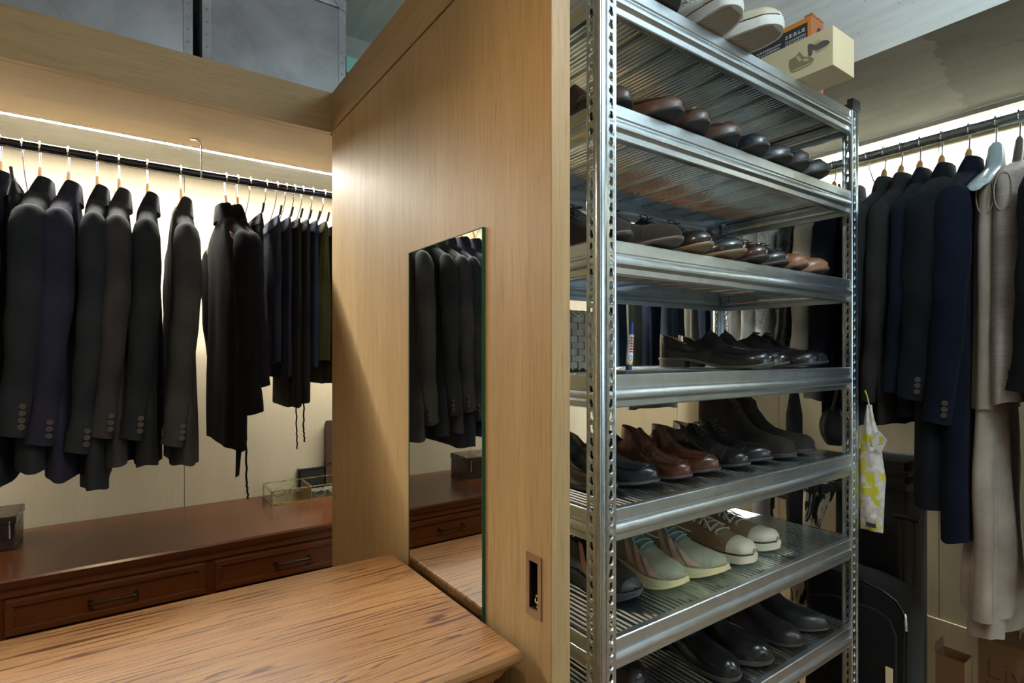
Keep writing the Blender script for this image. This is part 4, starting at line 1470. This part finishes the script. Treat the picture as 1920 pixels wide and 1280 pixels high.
# ------------------------------------------------------------------ small things on the low chest
cz = CT + .0005
GX0, GX1, GY0, GY1, GH = .447, .725, 2.19, 2.345, .054
t = thing('glass_jewelry_box', 'long glass display box with brass edges holding spectacles on the low chest', 'box', ((GX0 + GX1) / 2, (GY0 + GY1) / 2, cz))
fr = MB()
e = .0022
for x in (GX0, GX1):
    for y in (GY0, GY1):
        fr.box(x - e, x + e, y - e, y + e, cz, cz + GH)
for z in (cz + e, cz + GH - e):
    for y in (GY0, GY1): fr.box(GX0 + e, GX1 - e, y - e, y + e, z - e, z + e)
    for x in (GX0, GX1): fr.box(x - e, x + e, GY0 + e, GY1 - e, z - e, z + e)
xm = .590
fr.box(xm - .0015, xm + .0015, GY0, GY1, cz + GH - .002, cz + GH + .0015).box(xm - .001, xm + .001, GY0, GY1, cz + .004, cz + GH - .003)
build('brass_frame', fr, M['brass'], t)
for nm, b in (('front_pane', (GX0 + e, GX1 - e, GY0 - .0008, GY0 + .0008, cz + .004, cz + GH - .004)), ('back_pane', (GX0 + e, GX1 - e, GY1 - .0008, GY1 + .0008, cz + .004, cz + GH - .004)),
              ('side_pane', (GX0 - .0008, GX0 + .0008, GY0 + e, GY1 - e, cz + .004, cz + GH - .004)), ('lid_pane', (GX0 + e, GX1 - e, GY0 + e, GY1 - e, cz + GH - .003, cz + GH - .0014))):
    build(nm, MB().box(*b), M['glass'], t)
build('base_plate', MB().box(GX0 + e, GX1 - e, GY0 + e, GY1 - e, cz, cz + .003), M['brass'], t)


def spectacles(cx, cy, z, rz, label, mat, arm=.095):
    t = thing('spectacles', label, 'glasses', (cx, cy, z), rz)
    m = MB()
    for s in (-1, 1):
        m.tube([(s * .030 + .021 * math.cos(a), 0, .020 + .016 * math.sin(a)) for a in [i * PI / 8 for i in range(17)]], .0013, 6)
        m.tube([(s * .051, 0, .026), (s * .056, .008, .026), (s * .057, arm * .6, .022), (s * .052, arm, .006)], .0012, 6)
    m.tube([(-.010, 0, .023), (0, .001, .027), (.010, 0, .023)], .0012, 6)
    build('frame', m, mat, t, smooth=60, world=False)
    for s in (-1, 1):
        build('lens', MB().prism([(s * .030 + .020 * math.cos(a), .020 + .015 * math.sin(a)) for a in [i * PI / 8 for i in range(16)]], 'Y', -.0006, .0006), M['glass'], t, world=False)
    return t


spectacles(.515, 2.205, cz + .0035, .02, 'gold framed spectacles at the left inside the glass box', M['brass'], .06)
spectacles(.522, 2.285, cz + .0035, -.05, 'dark framed spectacles behind the gold pair inside the glass box', M['black_metal'], .04)
spectacles(.656, 2.203, cz + .0035, .02, 'thin steel spectacles in the right half of the glass box', M['alu'], .035)
cl = MB()
rows = []
for i in range(9):
    rows.append([(.60 + .012 * i, 2.255 + .008 * j, cz + .007 + .010 * abs(math.sin(i * 1.3 + j * .9)) + .008 * math.sin(j * .6)) for j in range(9)])
cl.grid(rows).grid([[(p[0], p[1], cz + .004) for p in r] for r in rows])
tag(build('lens_cloth', cl, fm((.42, .50, .50)), smooth=60), 'crumpled pale blue cloth in the right half of the glass box', 'cloth')
t = thing('valet_tray', 'small black open box behind the glass display box', 'box', (.665, 2.34, cz))
BX0, BX1, BY0, BY1, BH = .60, .715, 2.352, 2.3745, .0
m = MB()
bx0, bx1, by0, by1, bz = .585, .690, 2.348, 2.374, cz + .088
t.location = (.6375, 2.33, cz + E)
by0 = 2.350
m.box(bx0, bx1, by0, by0 + .003, cz, bz).box(bx0, bx1, by1 - .003, by1, cz, bz).box(bx0, bx0 + .003, by0, by1, cz, bz).box(bx1 - .003, bx1, by0, by1, cz, bz).box(bx0, bx1, by0, by1, cz, cz + .003)
build('box_body', m, M['black_lacquer'], t)
build('rim', MB().box(bx0 - .002, bx1 + .002, by0 - .002, by0 + .002, bz, bz + .003).box(bx0 - .002, bx0 + .002, by0, by1, bz, bz + .003).box(bx1 - .002, bx1 + .002, by0, by1, bz, bz + .003), M['black_plastic'], t)
t = thing('watch_case', 'tall brown wooden case with sloped top beside the oak panel', 'case', (.745, 2.36, cz))
build('case_body', MB().prism([(2.348, cz), (2.373, cz), (2.373, cz + .265), (2.348, cz + .285)], 'X', .6915, .80), M['dark_brown'], t, bevel=.003)
build('case_trim', MB().box(.6908, .8005, 2.3465, 2.3738, cz + .10, cz + .108), M['black_plastic'], t, bevel=.001)
t = thing('leather_box', 'dark brown leather box at the left end of the low chest', 'box', (-.38, 2.20, cz))
build('box_body', MB().box(-.47, -.262, 2.13, 2.29, cz, cz + .075), leather('dark_box_leather', (.035, .022, .018), .3), t, bevel=.003)
build('box_lid', MB().box(-.473, -.259, 2.127, 2.293, cz + .0755, cz + .098), leather('dark_box_leather', (.04, .026, .02), .25), t, bevel=.003)
build('clasp', MB().box(-.275, -.2715, 2.122, 2.127, cz + .035, cz + .085), M['chrome'], t, bevel=.001)

# ------------------------------------------------------------------ boxes on top of the rack
t = thing('shoe_box', 'cream shoe box with printed shoes overhanging the front of the rack top', 'box', (1.465, .80, z1))
bz0, bz1 = z1 + .0012, z1 + .098
build('box_body', MB().box(1.409, 1.522, .640, .925, bz0, bz1), M['cream_card'], t, bevel=.0012)
build('box_flap', MB().box(1.4135, 1.5175, .645, .92, bz1 + .0002, bz1 + .002), M['cream_card'], t)
Xf = 1.4087


def printed(par, pts, mat, name='print', x=Xf):
    """flat print on the side of a box facing -X: points are (y, z)"""
    return build(name, MB().prism(pts, 'X', x - .0006, x), mat, par)


def outline(pts, n=6):
    out = []
    N = len(pts)
    for i in range(N):
        p0, p1, p2, p3 = (pts[(i + k) % N] for k in (-1, 0, 1, 2))
        for k in range(n):
            u = k / n
            out.append(tuple(.5 * (2 * p1[a] + (p2[a] - p0[a]) * u + (2 * p0[a] - 5 * p1[a] + 4 * p2[a] - p3[a]) * u * u + (3 * p1[a] - p0[a] - 3 * p2[a] + p3[a]) * u ** 3) for a in (0, 1)))
    return out


def pr(par, pts, mat, y0, zz, k, lay=0):
    # y decreases to the right as seen from the aisle
    build('printed_shoe', MB().prism([(y0 - u * k, zz + v * k) for u, v in outline(pts)], 'X', Xf - .0004 - .0003 * lay, Xf - .0001), mat, par)


OX = [(0, .35), (.02, .62), (.18, .66), (.34, .72), (.42, .80), (.50, .70), (.62, .52), (.82, .42), (.98, .30), (1.0, .18), (.85, .08), (.5, .06), (.3, .05), (.1, .10)]
pr(t, OX, M['sepia'], .748, bz0 + .018, .062)
pr(t, [(.1, .12), (.3, .09), (.6, .10), (.9, .14), (.99, .2), (.8, .16), (.5, .14), (.3, .15)], M['sepia_light'], .748, bz0 + .018, .062, 1)
pr(t, [(.30, .62), (.38, .66), (.48, .52), (.52, .42), (.44, .40), (.36, .5)], M['sepia_light'], .748, bz0 + .018, .062, 1)
pr(t, [(.58, .42), (.7, .40), (.82, .34), (.8, .28), (.65, .3)], M['sepia_light'], .748, bz0 + .018, .062, 1)
HE = [(0, .70), (.0, .86), (.12, .88), (.24, .78), (.36, .70), (.55, .74), (.70, .75), (.88, .70), (1.0, .57), (.98, .49), (.80, .44), (.60, .41), (.45, .41), (.34, .46), (.22, .52), (.20, .32), (.05, .30)]
pr(t, HE, M['sepia_dark'], .700, bz0 + .030, .052)
pr(t, [(.25, .84), (.40, .93), (.55, .88), (.60, .80), (.45, .75), (.34, .75)], M['sepia_light'], .700, bz0 + .030, .052, 1)
pr(t, [(.36, .40), (.55, .36), (.85, .42), (.97, .46), (.85, .36), (.62, .31), (.48, .30)], M['sepia_light'], .700, bz0 + .030, .052, 1)

t = thing('boot_box', 'orange and black boot box standing behind the cream shoe box', 'box', (1.60, .90, z1))
ox0, ox1, oy0, oy1, oz0, oz1 = 1.532, 1.600, .752, 1.06, z1 + .0012, z1 + .222
build('box_body', MB().box(ox0, ox1, oy0, oy1, oz0, oz1), M['rust_card'], t, bevel=.001)
build('side_card', MB().box(ox0 - .0006, ox0, oy0, oy1, oz0, oz1), M['orange_card'], t)
build('label_panel', MB().box(ox0 - .0010, ox0 - .0006, oy0 + .010, oy1 - .006, oz0 + .012, oz1 - .014), M['ink'], t)
build('label_panel', MB().box(ox0 - .0014, ox0 - .0010, oy0 + .012, oy0 + .075, oz0 + .06, oz0 + .125), M['white_print'], t)
build('label_panel', MB().box(ox0 - .0014, ox0 - .0010, oy0 + .085, oy0 + .155, oz0 + .06, oz0 + .118), M['peach_card'], t)
build('label_stripe', MB().box(ox0 - .0016, ox0 - .0014, oy0 + .082, oy0 + .160, oz0 + .118, oz0 + .128), M['orange_card'], t)
tx = MB()
rnd = random.Random(3)
def glyph_rows(ya, yb, zt, rows, pitch, h):
    for r in range(rows):
        y = yb
        while y > ya + h * .5:
            gw = rnd.uniform(.5, 1.1) * h
            zc = zt - r * pitch
            tx.box(ox0 - .0015, ox0 - .0010, y - gw, y, zc - h * .5, zc - h * .3)
            tx.box(ox0 - .0015, ox0 - .0010, y - gw * .6, y - gw * .35, zc - h * .5, zc + h * .4)
            if rnd.random() < .6: tx.box(ox0 - .0015, ox0 - .0010, y - gw, y - gw * .1, zc + h * .1, zc + h * .28)
            y -= gw + h * .22
glyph_rows(oy0 + .085, oy0 + .158, oz1 - .040, 6, .0085, .0055)
glyph_rows(oy0 + .014, oy0 + .072, oz1 - .030, 1, .012, .0105)
glyph_rows(oy0 + .014, oy0 + .072, oz1 - .044, 3, .0075, .0048)
tag(build('label_text', tx, M['white_print'], t), kind='stuff')
m = MB()
for i, (a, b) in enumerate(((1.535, 1.56), (1.568, 1.588), (1.590, 1.599))):
    m.box(a, b, oy0 - .001, oy0 + .02, oz1 + .0002, oz1 + .008 - .002 * i)
build('torn_flap', m, M['rust_card'], t)
build('print_badge', MB().prism([(1.575 + .013 * math.cos(a), oz1 - .035 + .014 * math.sin(a)) for a in [i * PI / 8 for i in range(16)]], 'Y', oy0 - .0008, oy0), M['ink'], t)

# ------------------------------------------------------------------ basket, cloth and glue on the eye-level shelf
bx0, bx1, by0, by1 = .765, .985, .945, 1.14
bzb, bzt = z4 + .001, z4 + .128
t = thing('wicker_basket', 'grey woven basket on the eye-level shelf behind the near post', 'basket', ((bx0 + bx1) / 2, (by0 + by1) / 2, z4))


def perim(u, ins=0.0):
    """point on a rounded rectangle"""
    w_, d_ = (bx1 - bx0) / 2 - ins, (by1 - by0) / 2 - ins
    a = 2 * PI * u
    c, s = math.cos(a), math.sin(a)
    p = .22
    return ((bx0 + bx1) / 2 + w_ * math.copysign(abs(c) ** p, c), (by0 + by1) / 2 + d_ * math.copysign(abs(s) ** p, s))


us = []
for i in range(720):
    us.append(i / 720)
pts = [perim(u) for u in us]
acc = [0]
for a, b in zip(pts, pts[1:] + pts[:1]):
    acc.append(acc[-1] + math.hypot(a[0] - b[0], a[1] - b[1]))
NSK = 40


def at_len(f):
    s = (f % 1) * acc[-1]
    lo = 0
    for i in range(len(pts)):
        if acc[i] <= s <= acc[i + 1]:
            k = (s - acc[i]) / max(1e-9, acc[i + 1] - acc[i])
            a, b = pts[i], pts[(i + 1) % len(pts)]
            x, y = a[0] + (b[0] - a[0]) * k, a[1] + (b[1] - a[1]) * k
            nx, ny = (b[1] - a[1]), -(b[0] - a[0])
            l = math.hypot(nx, ny) or 1
            return x, y, nx / l, ny / l
    return pts[0][0], pts[0][1], 1, 0


rh = .0150
for r in range(8):
    zc = bzb + .004 + rh * (r + .5)
    rows = []
    for i in range(NSK * 4):
        x, y, nx, ny = at_len(i / (NSK * 4))
        o = .0036 * math.sin(PI * (i / 4) + (PI if r % 2 else 0) + PI / 2)
        hh = rh * .47
        sec = [(.0013, -hh), (.0017, 0), (.0013, hh), (-.0013, hh), (-.0013, -hh)]
        rows.append([(x + nx * (o + a), y + ny * (o + a), zc + b) for a, b in sec])
    rows.append(rows[0])
    build('woven_strand', MB().grid(rows, 0, True), M['wicker'], t, smooth=50)
for k in range(NSK):
    x, y, nx, ny = at_len(k / NSK)
    if k == 0:
        pass
    m = MB().box(x - .0022, x + .0022, y - .0022, y + .0022, bzb, bzt - .002)
    build('stake', m, M['wicker'], t)
for ph in (0, PI):
    rows = [at_len(i / 240) for i in range(241)]
    build('rim_braid', MB().tube([(x + nx * .004 * math.sin(i * .55 + ph), y + ny * .004 * math.sin(i * .55 + ph), bzt + .003 + .004 * math.cos(i * .55 + ph)) for i, (x, y, nx, ny) in enumerate(rows)], .0042, 6), M['wicker'], t, smooth=60)
build('basket_bottom', MB().box(bx0 + .004, bx1 - .004, by0 + .004, by1 - .004, bzb, bzb + .004), M['wicker_dark'], t)
rows = []
for i in range(13):
    v = i / 12
    row = []
    for j in range(24):
        a = 2 * PI * j / 24
        rr = math.cos(v * PI / 2) ** .6
        k = 1 + .12 * math.sin(5 * a + 3 * v) + .07 * math.sin(9 * a - 4 * v)
        row.append((.845 + .066 * rr * k * math.cos(a), 1.035 + .070 * rr * k * math.sin(a), bzt - .040 + .088 * v + .008 * math.sin(4 * a + 6 * v) * rr))
    rows.append(row)
tag(build('cloth_bundle', MB().grid(rows, 0, True, True, True), M['white_cloth'], smooth=70), 'off-white cloth bundle heaped in the woven basket', 'cloth')

t = thing('glue_tube', 'blue and white glue tube with red print leaning beside the woven basket', 'tube', (.938, .868, z4))
t.rotation_euler = (0, .09, 0)
tb = lambda n, z0, z1, r0, r1, mt, par=t: build(n, MB().lathe([(.0005, z0), (r0, z0), (r1, z1), (.0005, z1)], 16), mt, par, smooth=50, world=False)
tb('tube_foot', .001, .014, .0075, .0075, M['navy_plastic'])
tb('yellow_band', .0142, .020, .0076, .0076, M['yellow_print'])
tb('tube_body', .0202, .083, .0076, .0070, M['white_print'])
tb('cap', .0832, .112, .0050, .0042, M['blue_plastic'])
gm = MB()
rnd = random.Random(5)
for i in range(6):
    z = .042 + i * .0062
    for k in range(4):
        a = -2.4 + .34 * k + rnd.uniform(-.05, .05)
        gm.box(-.0002 + .0075 * math.cos(a) - .0009, .0075 * math.cos(a) + .0009, .0075 * math.sin(a) - .0009, .0075 * math.sin(a) + .0009, z, z + (.0042 if k % 2 else .002))
build('red_lettering', gm, M['red_ink'], t, world=False)
gm = MB()
for i in range(3):
    a = -2.1
    gm.tube([(.0076 * math.cos(a + .5 * math.cos(q)), .0076 * math.sin(a + .5 * math.cos(q)), .029 + .006 * math.sin(q)) for q in [j * PI / 8 for j in range(17)]], .0006, 5)
build('blue_lettering', gm, M['blue_plastic'], t, world=False)

# ------------------------------------------------------------------ luggage, umbrellas and bags on the floor behind the rack
FZ = FL + .001
t = thing('upright_suitcase', 'tall dark navy hard suitcase standing behind the right rack post', 'suitcase', (2.10, .80, FZ))
hard = plain('dark_shell', (.006, .007, .010), .5)
build('shell', MB().box(2.02, 2.22, .70, .915, FZ + .04, -.345), hard, t, bevel=.02, smooth=40)
build('lid_band', MB().box(2.015, 2.225, .696, .919, -.44, -.415), M['black_plastic'], t, bevel=.004)
build('top_band', MB().box(2.015, 2.225, .696, .919, -.395, -.375), M['black_plastic'], t, bevel=.004)
for x in (2.04, 2.20):
    for y in (.72, .895):
        build('wheel', MB().tube([(x - .012, y, FZ + .020), (x + .012, y, FZ + .020)], .0198, 14), M['black_plastic'], t, smooth=40)
t = thing('trolley_bag', 'black soft trolley bag with zipper in front of the tall suitcase', 'bag', (1.90, .70, FZ))
soft = fabric('black_nylon', (.006, .006, .006), weave=600, sheen=.1)
prof = [(.610, FZ + .03), (.605, -.74), (.612, -.70), (.632, -.668), (.665, -.648), (.72, -.638), (.80, -.634), (.86, -.638), (.885, -.66), (.89, FZ + .03)]
prof = [(p + .022, q - .05 if q > -1.0 else q) for p, q in prof]
build('bag_body', MB().prism(prof, 'X', 1.805, 1.965), soft, t, bevel=.018, smooth=50)
pk = MB().prism([(.647, FZ + .06), (.644, -.81), (.662, -.765), (.70, -.75), (.82, -.75), (.88, -.77), (.885, FZ + .06)], 'X', 1.788, 1.806)
build('front_pocket', pk, soft, t, bevel=.008, smooth=50)
zp = [(1.8085, p[0] - .002 if p[0] < .7 else p[0], p[1] + .004) for p in prof]
build('zipper', MB().tube([(1.815, a - (.004 if a < .68 else 0), b + (.003 if b > -.80 else 0)) for a, b in prof[:8]], .003, 6), M['black_metal'], t, smooth=60)
build('zipper_pull', MB().tube([(1.807, .6275, -.740), (1.802, .624, -.75), (1.802, .623, -.785)], .0032, 6), M['chrome'], t, smooth=60)
for y in (.655, .69):
    build('trolley_rail', MB().tube([(1.955, y, -.71), (1.955, y, -.51)], .004, 8), M['black_metal'], t, smooth=60)
build('trolley_grip', MB().tube([(1.955, .640, -.505), (1.955, .672, -.502), (1.955, .705, -.505)], .009, 10), M['black_plastic'], t, smooth=60)
build('luggage_tag', MB().prism([(.668, -.90), (.668, -.94), (.664, -.965), (.654, -.965), (.650, -.94), (.650, -.90)], 'X', 1.7845, 1.7875), M['cream_card'], t)
for x in (1.83, 1.94):
    for y in (.64, .86):
        build('wheel', MB().tube([(x - .010, y, FZ + .0185), (x + .010, y, FZ + .0185)], .018, 14), M['black_plastic'], t, smooth=40)

# zebra umbrella
t = thing('zebra_umbrella', 'furled zebra-striped umbrella with green strap behind the right side of the rack', 'umbrella', (1.93, .965, FZ))
cx, cy = 1.93, .965
rows = []
N = 36
prof = [(-1.12, .012, 0), (-.95, .022, .1), (-.80, .028, .2), (-.70, .030, .25), (-.64, .027, .1), (-.60, .033, .35), (-.53, .046, .7), (-.47, .058, .9), (-.435, .064, 1)]
for z, r, f in prof:
    rows.append([(cx + (r + f * .011 * math.sin(8 * a) + .003 * math.sin(16 * a)) * math.cos(a), cy + (r + f * .011 * math.sin(8 * a)) * math.sin(a) - .25 * (z + .64) * .5, z) for a in [2 * PI * k / N for k in range(N)]])
build('canopy', MB().grid(rows, 0, True, True, True), M['zebra'], t, smooth=50)
band = [[(x + (x - cx) * .03, y, z + dz) for x, y, z in rows[-1]] for dz in (-.028, .004)]
bd = build('canopy_hem', MB().grid(band, 0, True), M['black_plastic'], t, smooth=50)
ttx = MB()
for i in range(5):
    ttx.box(cx - .075, cx - .0735, cy + .002 + i * .012 - .045, cy + .008 + i * .012 - .045, -.452, -.440)
build('hem_print', ttx, M['white_print'], bd)
build('strap', MB().grid([[(cx + (p[0] - cx) * 1.13, cy + (p[1] - cy) * 1.13, z) for p in rows[4]] for z in (-.652, -.628)], 0, True), plain('green_strap', (.06, .12, .02), .8), t, smooth=50)
build('shaft', MB().tube([(cx, cy + .03, -1.247), (cx, cy + .02, -.9), (cx, cy - .05, -.44), (cx, cy - .075, -.34)], .0045, 8), M['black_metal'], t, smooth=60)
# black umbrella with a straight grip
t = thing('black_umbrella', 'black umbrella with short grip left of the zebra umbrella behind the rack', 'umbrella', (1.86, 1.05, FZ))
build('canopy', MB().lathe([(.004, -1.24), (.018, -1.05), (.026, -.8), (.030, -.66), (.012, -.62), (.002, -.618)], 18, (1.86, 1.05)), plain('black_umbrella_cloth', (.013, .013, .014), .8), t, smooth=50)
build('shaft', MB().tube([(1.86, 1.05, -.62), (1.86, 1.05, -.545)], .005, 8), M['black_metal'], t, smooth=60)
build('grip', MB().tube([(1.86, 1.05, -.545), (1.86, 1.048, -.50), (1.86, 1.03, -.492), (1.86, 1.0, -.495)], .010, 10), M['black_plastic'], t, smooth=60)
# crook-handled cane umbrella hooked over the side beam
t = thing('crook_umbrella', 'black crook-handled umbrella hooked on the rack side at eye level', 'umbrella', (1.715, .93, -.75))
hp = [(1.768, .93, -.105), (1.765, .93, -.055)] + [(1.7405 + .0245 * math.cos(a), .93, -.030 + .0245 * math.sin(a)) for a in [i * PI / 8 for i in range(9)]] + []
build('crook_handle', MB().tube(hp, .0075, 10), M['black_plastic'], t, smooth=60)
build('canopy', MB().lathe([(.004, -.75), (.017, -.70), (.026, -.45), (.024, -.20), (.012, -.12), (.008, -.10)], 18, (1.783, .93)), plain('black_umbrella_cloth', (.012, .012, .013), .85), t, smooth=50)
# pale rolled mat
t = thing('rolled_mat', 'pale grey rolled mat standing behind the rack left of the umbrellas', 'roll', (1.95, 1.14, FZ))
sp = []
for i in range(60):
    a = i / 60 * 6 * PI
    sp.append((1.95 + (.008 + .0017 * a) * math.cos(a), 1.14 + (.008 + .0017 * a) * math.sin(a)))
build('roll', MB().grid([[(x, y, z) for x, y in sp] for z in (FZ, -.38)]), plain('pale_foam', (.30, .31, .33), .6), t, smooth=60)
build('tie', MB().grid([[(1.95 + .0418 * math.cos(a), 1.14 + .0418 * math.sin(a), z) for a in [i * PI / 12 for i in range(24)]] for z in (-.62, -.60)], 0, True), M['black_plastic'], t, smooth=60)
# black helmet-like pouch hanging on the far side of the rack
t = thing('round_pouch', 'black rounded pouch hanging behind the right end of the fifth shelf', 'pouch', (1.80, .80, -.29))
rows = []
for i in range(13):
    v = i / 12
    z = -.285 + .115 * v
    r = .036 * math.sin(PI * (.10 + .82 * v)) ** .6
    rows.append([(1.80 + r * .8 * math.cos(a) + .003 * math.sin(4 * a), .815 + r * math.sin(a) * 1.25, z) for a in [k * PI / 10 for k in range(20)]])
build('pouch_body', MB().grid(rows, 0, True, True, True), leather('pouch_leather', (.012, .012, .013), .35), t, smooth=60)
build('pouch_strap', MB().tube([(1.79, .815, -.175), (1.775, .80, -.14), (1.765, .79, -.105)], .005, 8), M['black_plastic'], t, smooth=60)
build('snap', MB().lathe([(.0005, 0), (.004, 0), (.003, .002), (.0005, .0025)], 10, (1.80, .815)), M['chrome'], t, smooth=60)

# yellow printed pouch hanging on the outside of the right post
t = thing('printed_pouch', 'yellow and white printed fabric pouch with snaps hanging beside the right post', 'pouch', (1.772, .70, -.52))
rows = []
prof = [(-.150, .006, .003, .705), (-.19, .012, .008, .704), (-.225, .019, .010, .702), (-.238, .020, .012, .701), (-.255, .024, .013, .700), (-.30, .030, .016, .699), (-.36, .034, .018, .698), (-.42, .034, .017, .698), (-.47, .031, .014, .699), (-.505, .030, .010, .700), (-.515, .029, .006, .700)]
for z, hy_, hx_, yc in prof:
    rows.append([(1.772 + (hx_ + .003 * math.sin(5 * a + z * 30)) * math.cos(a), yc + (hy_ + .002 * math.sin(3 * a - z * 50)) * math.sin(a), z) for a in [k * PI / 12 for k in range(24)]])
build('pouch_body', MB().grid(rows, 0, True, True, True), M['floral'], t, smooth=70)
fl = [(.672, -.222), (.652, -.245), (.668, -.285), (.690, -.265), (.694, -.235)]
build('side_flap', MB().prism(fl, 'X', 1.7525, 1.7555), M['floral'], t)
for y, z in ((.688, -.275), (.685, -.468)):
    build('snap_button', MB().prism([(y + .006 * math.cos(a), z + .006 * math.sin(a)) for a in [i * PI / 8 for i in range(16)]], 'X', 1.748, 1.752), M['white_print'], t)
build('fabric_tag', MB().box(1.749, 1.752, .680, .705, -.500, -.488), M['ink'], t)
build('hanging_loop', MB().tube([(1.772, .705, -.152), (1.766, .708, -.125), (1.762, .712, -.108)], .002, 6), M['floral'], t, smooth=60)

# paper bags by the right wall
t = thing('paper_bag', 'brown paper bag with hand lettered words at the bottom right corner', 'bag', (2.16, .40, FZ))
m = MB()
x0, x1, y0, y1, zt = 2.08, 2.22, .26, .535, -.845
m.grid([[(x0, y0, z), (x1, y0, z), (x1, y1, z), (x0, y1, z)] for z in (FZ, zt)], 0, True, True, False)
m.grid([[(x0 + .001, y0 + .001, z), (x1 - .001, y0 + .001, z), (x1 - .001, y1 - .001, z), (x0 + .001, y1 - .001, z)] for z in (zt, FZ + .002)], 0, True)
build('bag_body', m, M['kraft'], t)
build('rope_handle', MB().tube([(x1 - .002, .33, zt - .02), (x1 - .006, .34, zt + .06), (x1 - .006, .40, zt + .09), (x1 - .006, .46, zt + .06), (x1 - .002, .47, zt - .02)], .0025, 6), M['kraft'], t, smooth=60)
for txt, z in (('Living', -.955), ('With', -1.02)):
    cu = bpy.data.curves.new('lettering', 'FONT')
    cu.body = txt
    cu.size = .082
    cu.extrude = .0003
    cu.offset = -.0012
    to = bpy.data.objects.new('lettering_curve', cu)
    COL.objects.link(to)
    dg = bpy.context.evaluated_depsgraph_get()
    me = bpy.data.meshes.new_from_object(to.evaluated_get(dg))
    bpy.data.objects.remove(to)
    o = bpy.data.objects.new('lettering', me)
    COL.objects.link(o)
    me.materials.clear()
    me.materials.append(plain('brown_print', (.13, .06, .025), .8))
    o.parent = t
    o.rotation_euler = (PI / 2, 0, -PI / 2)
    o.location = (x0 - .0006 - t.location.x, .520 - t.location.y, z + E - t.location.z)
t = thing('paper_box', 'small brown carton with an open top beside the lettered paper bag', 'box', (2.04, .575, FZ))
m = MB()
x0, x1, y0, y1, zt = 2.0, 2.07, .545, .615, -.905
m.grid([[(x0, y0, z), (x1, y0, z), (x1, y1, z), (x0, y1, z)] for z in (FZ, zt)], 0, True, True, False)
m.grid([[(x0 + .002, y0 + .002, z), (x1 - .002, y0 + .002, z), (x1 - .002, y1 - .002, z), (x0 + .002, y1 - .002, z)] for z in (zt, zt - .2)], 0, True, False, True)
build('carton_body', m, M['kraft'], t)
build('carton_flap', MB().prism([(2.0, zt), (2.07, zt), (2.066, zt + .03), (2.004, zt + .03)], 'Y', .6155, .6175), M['kraft'], t)
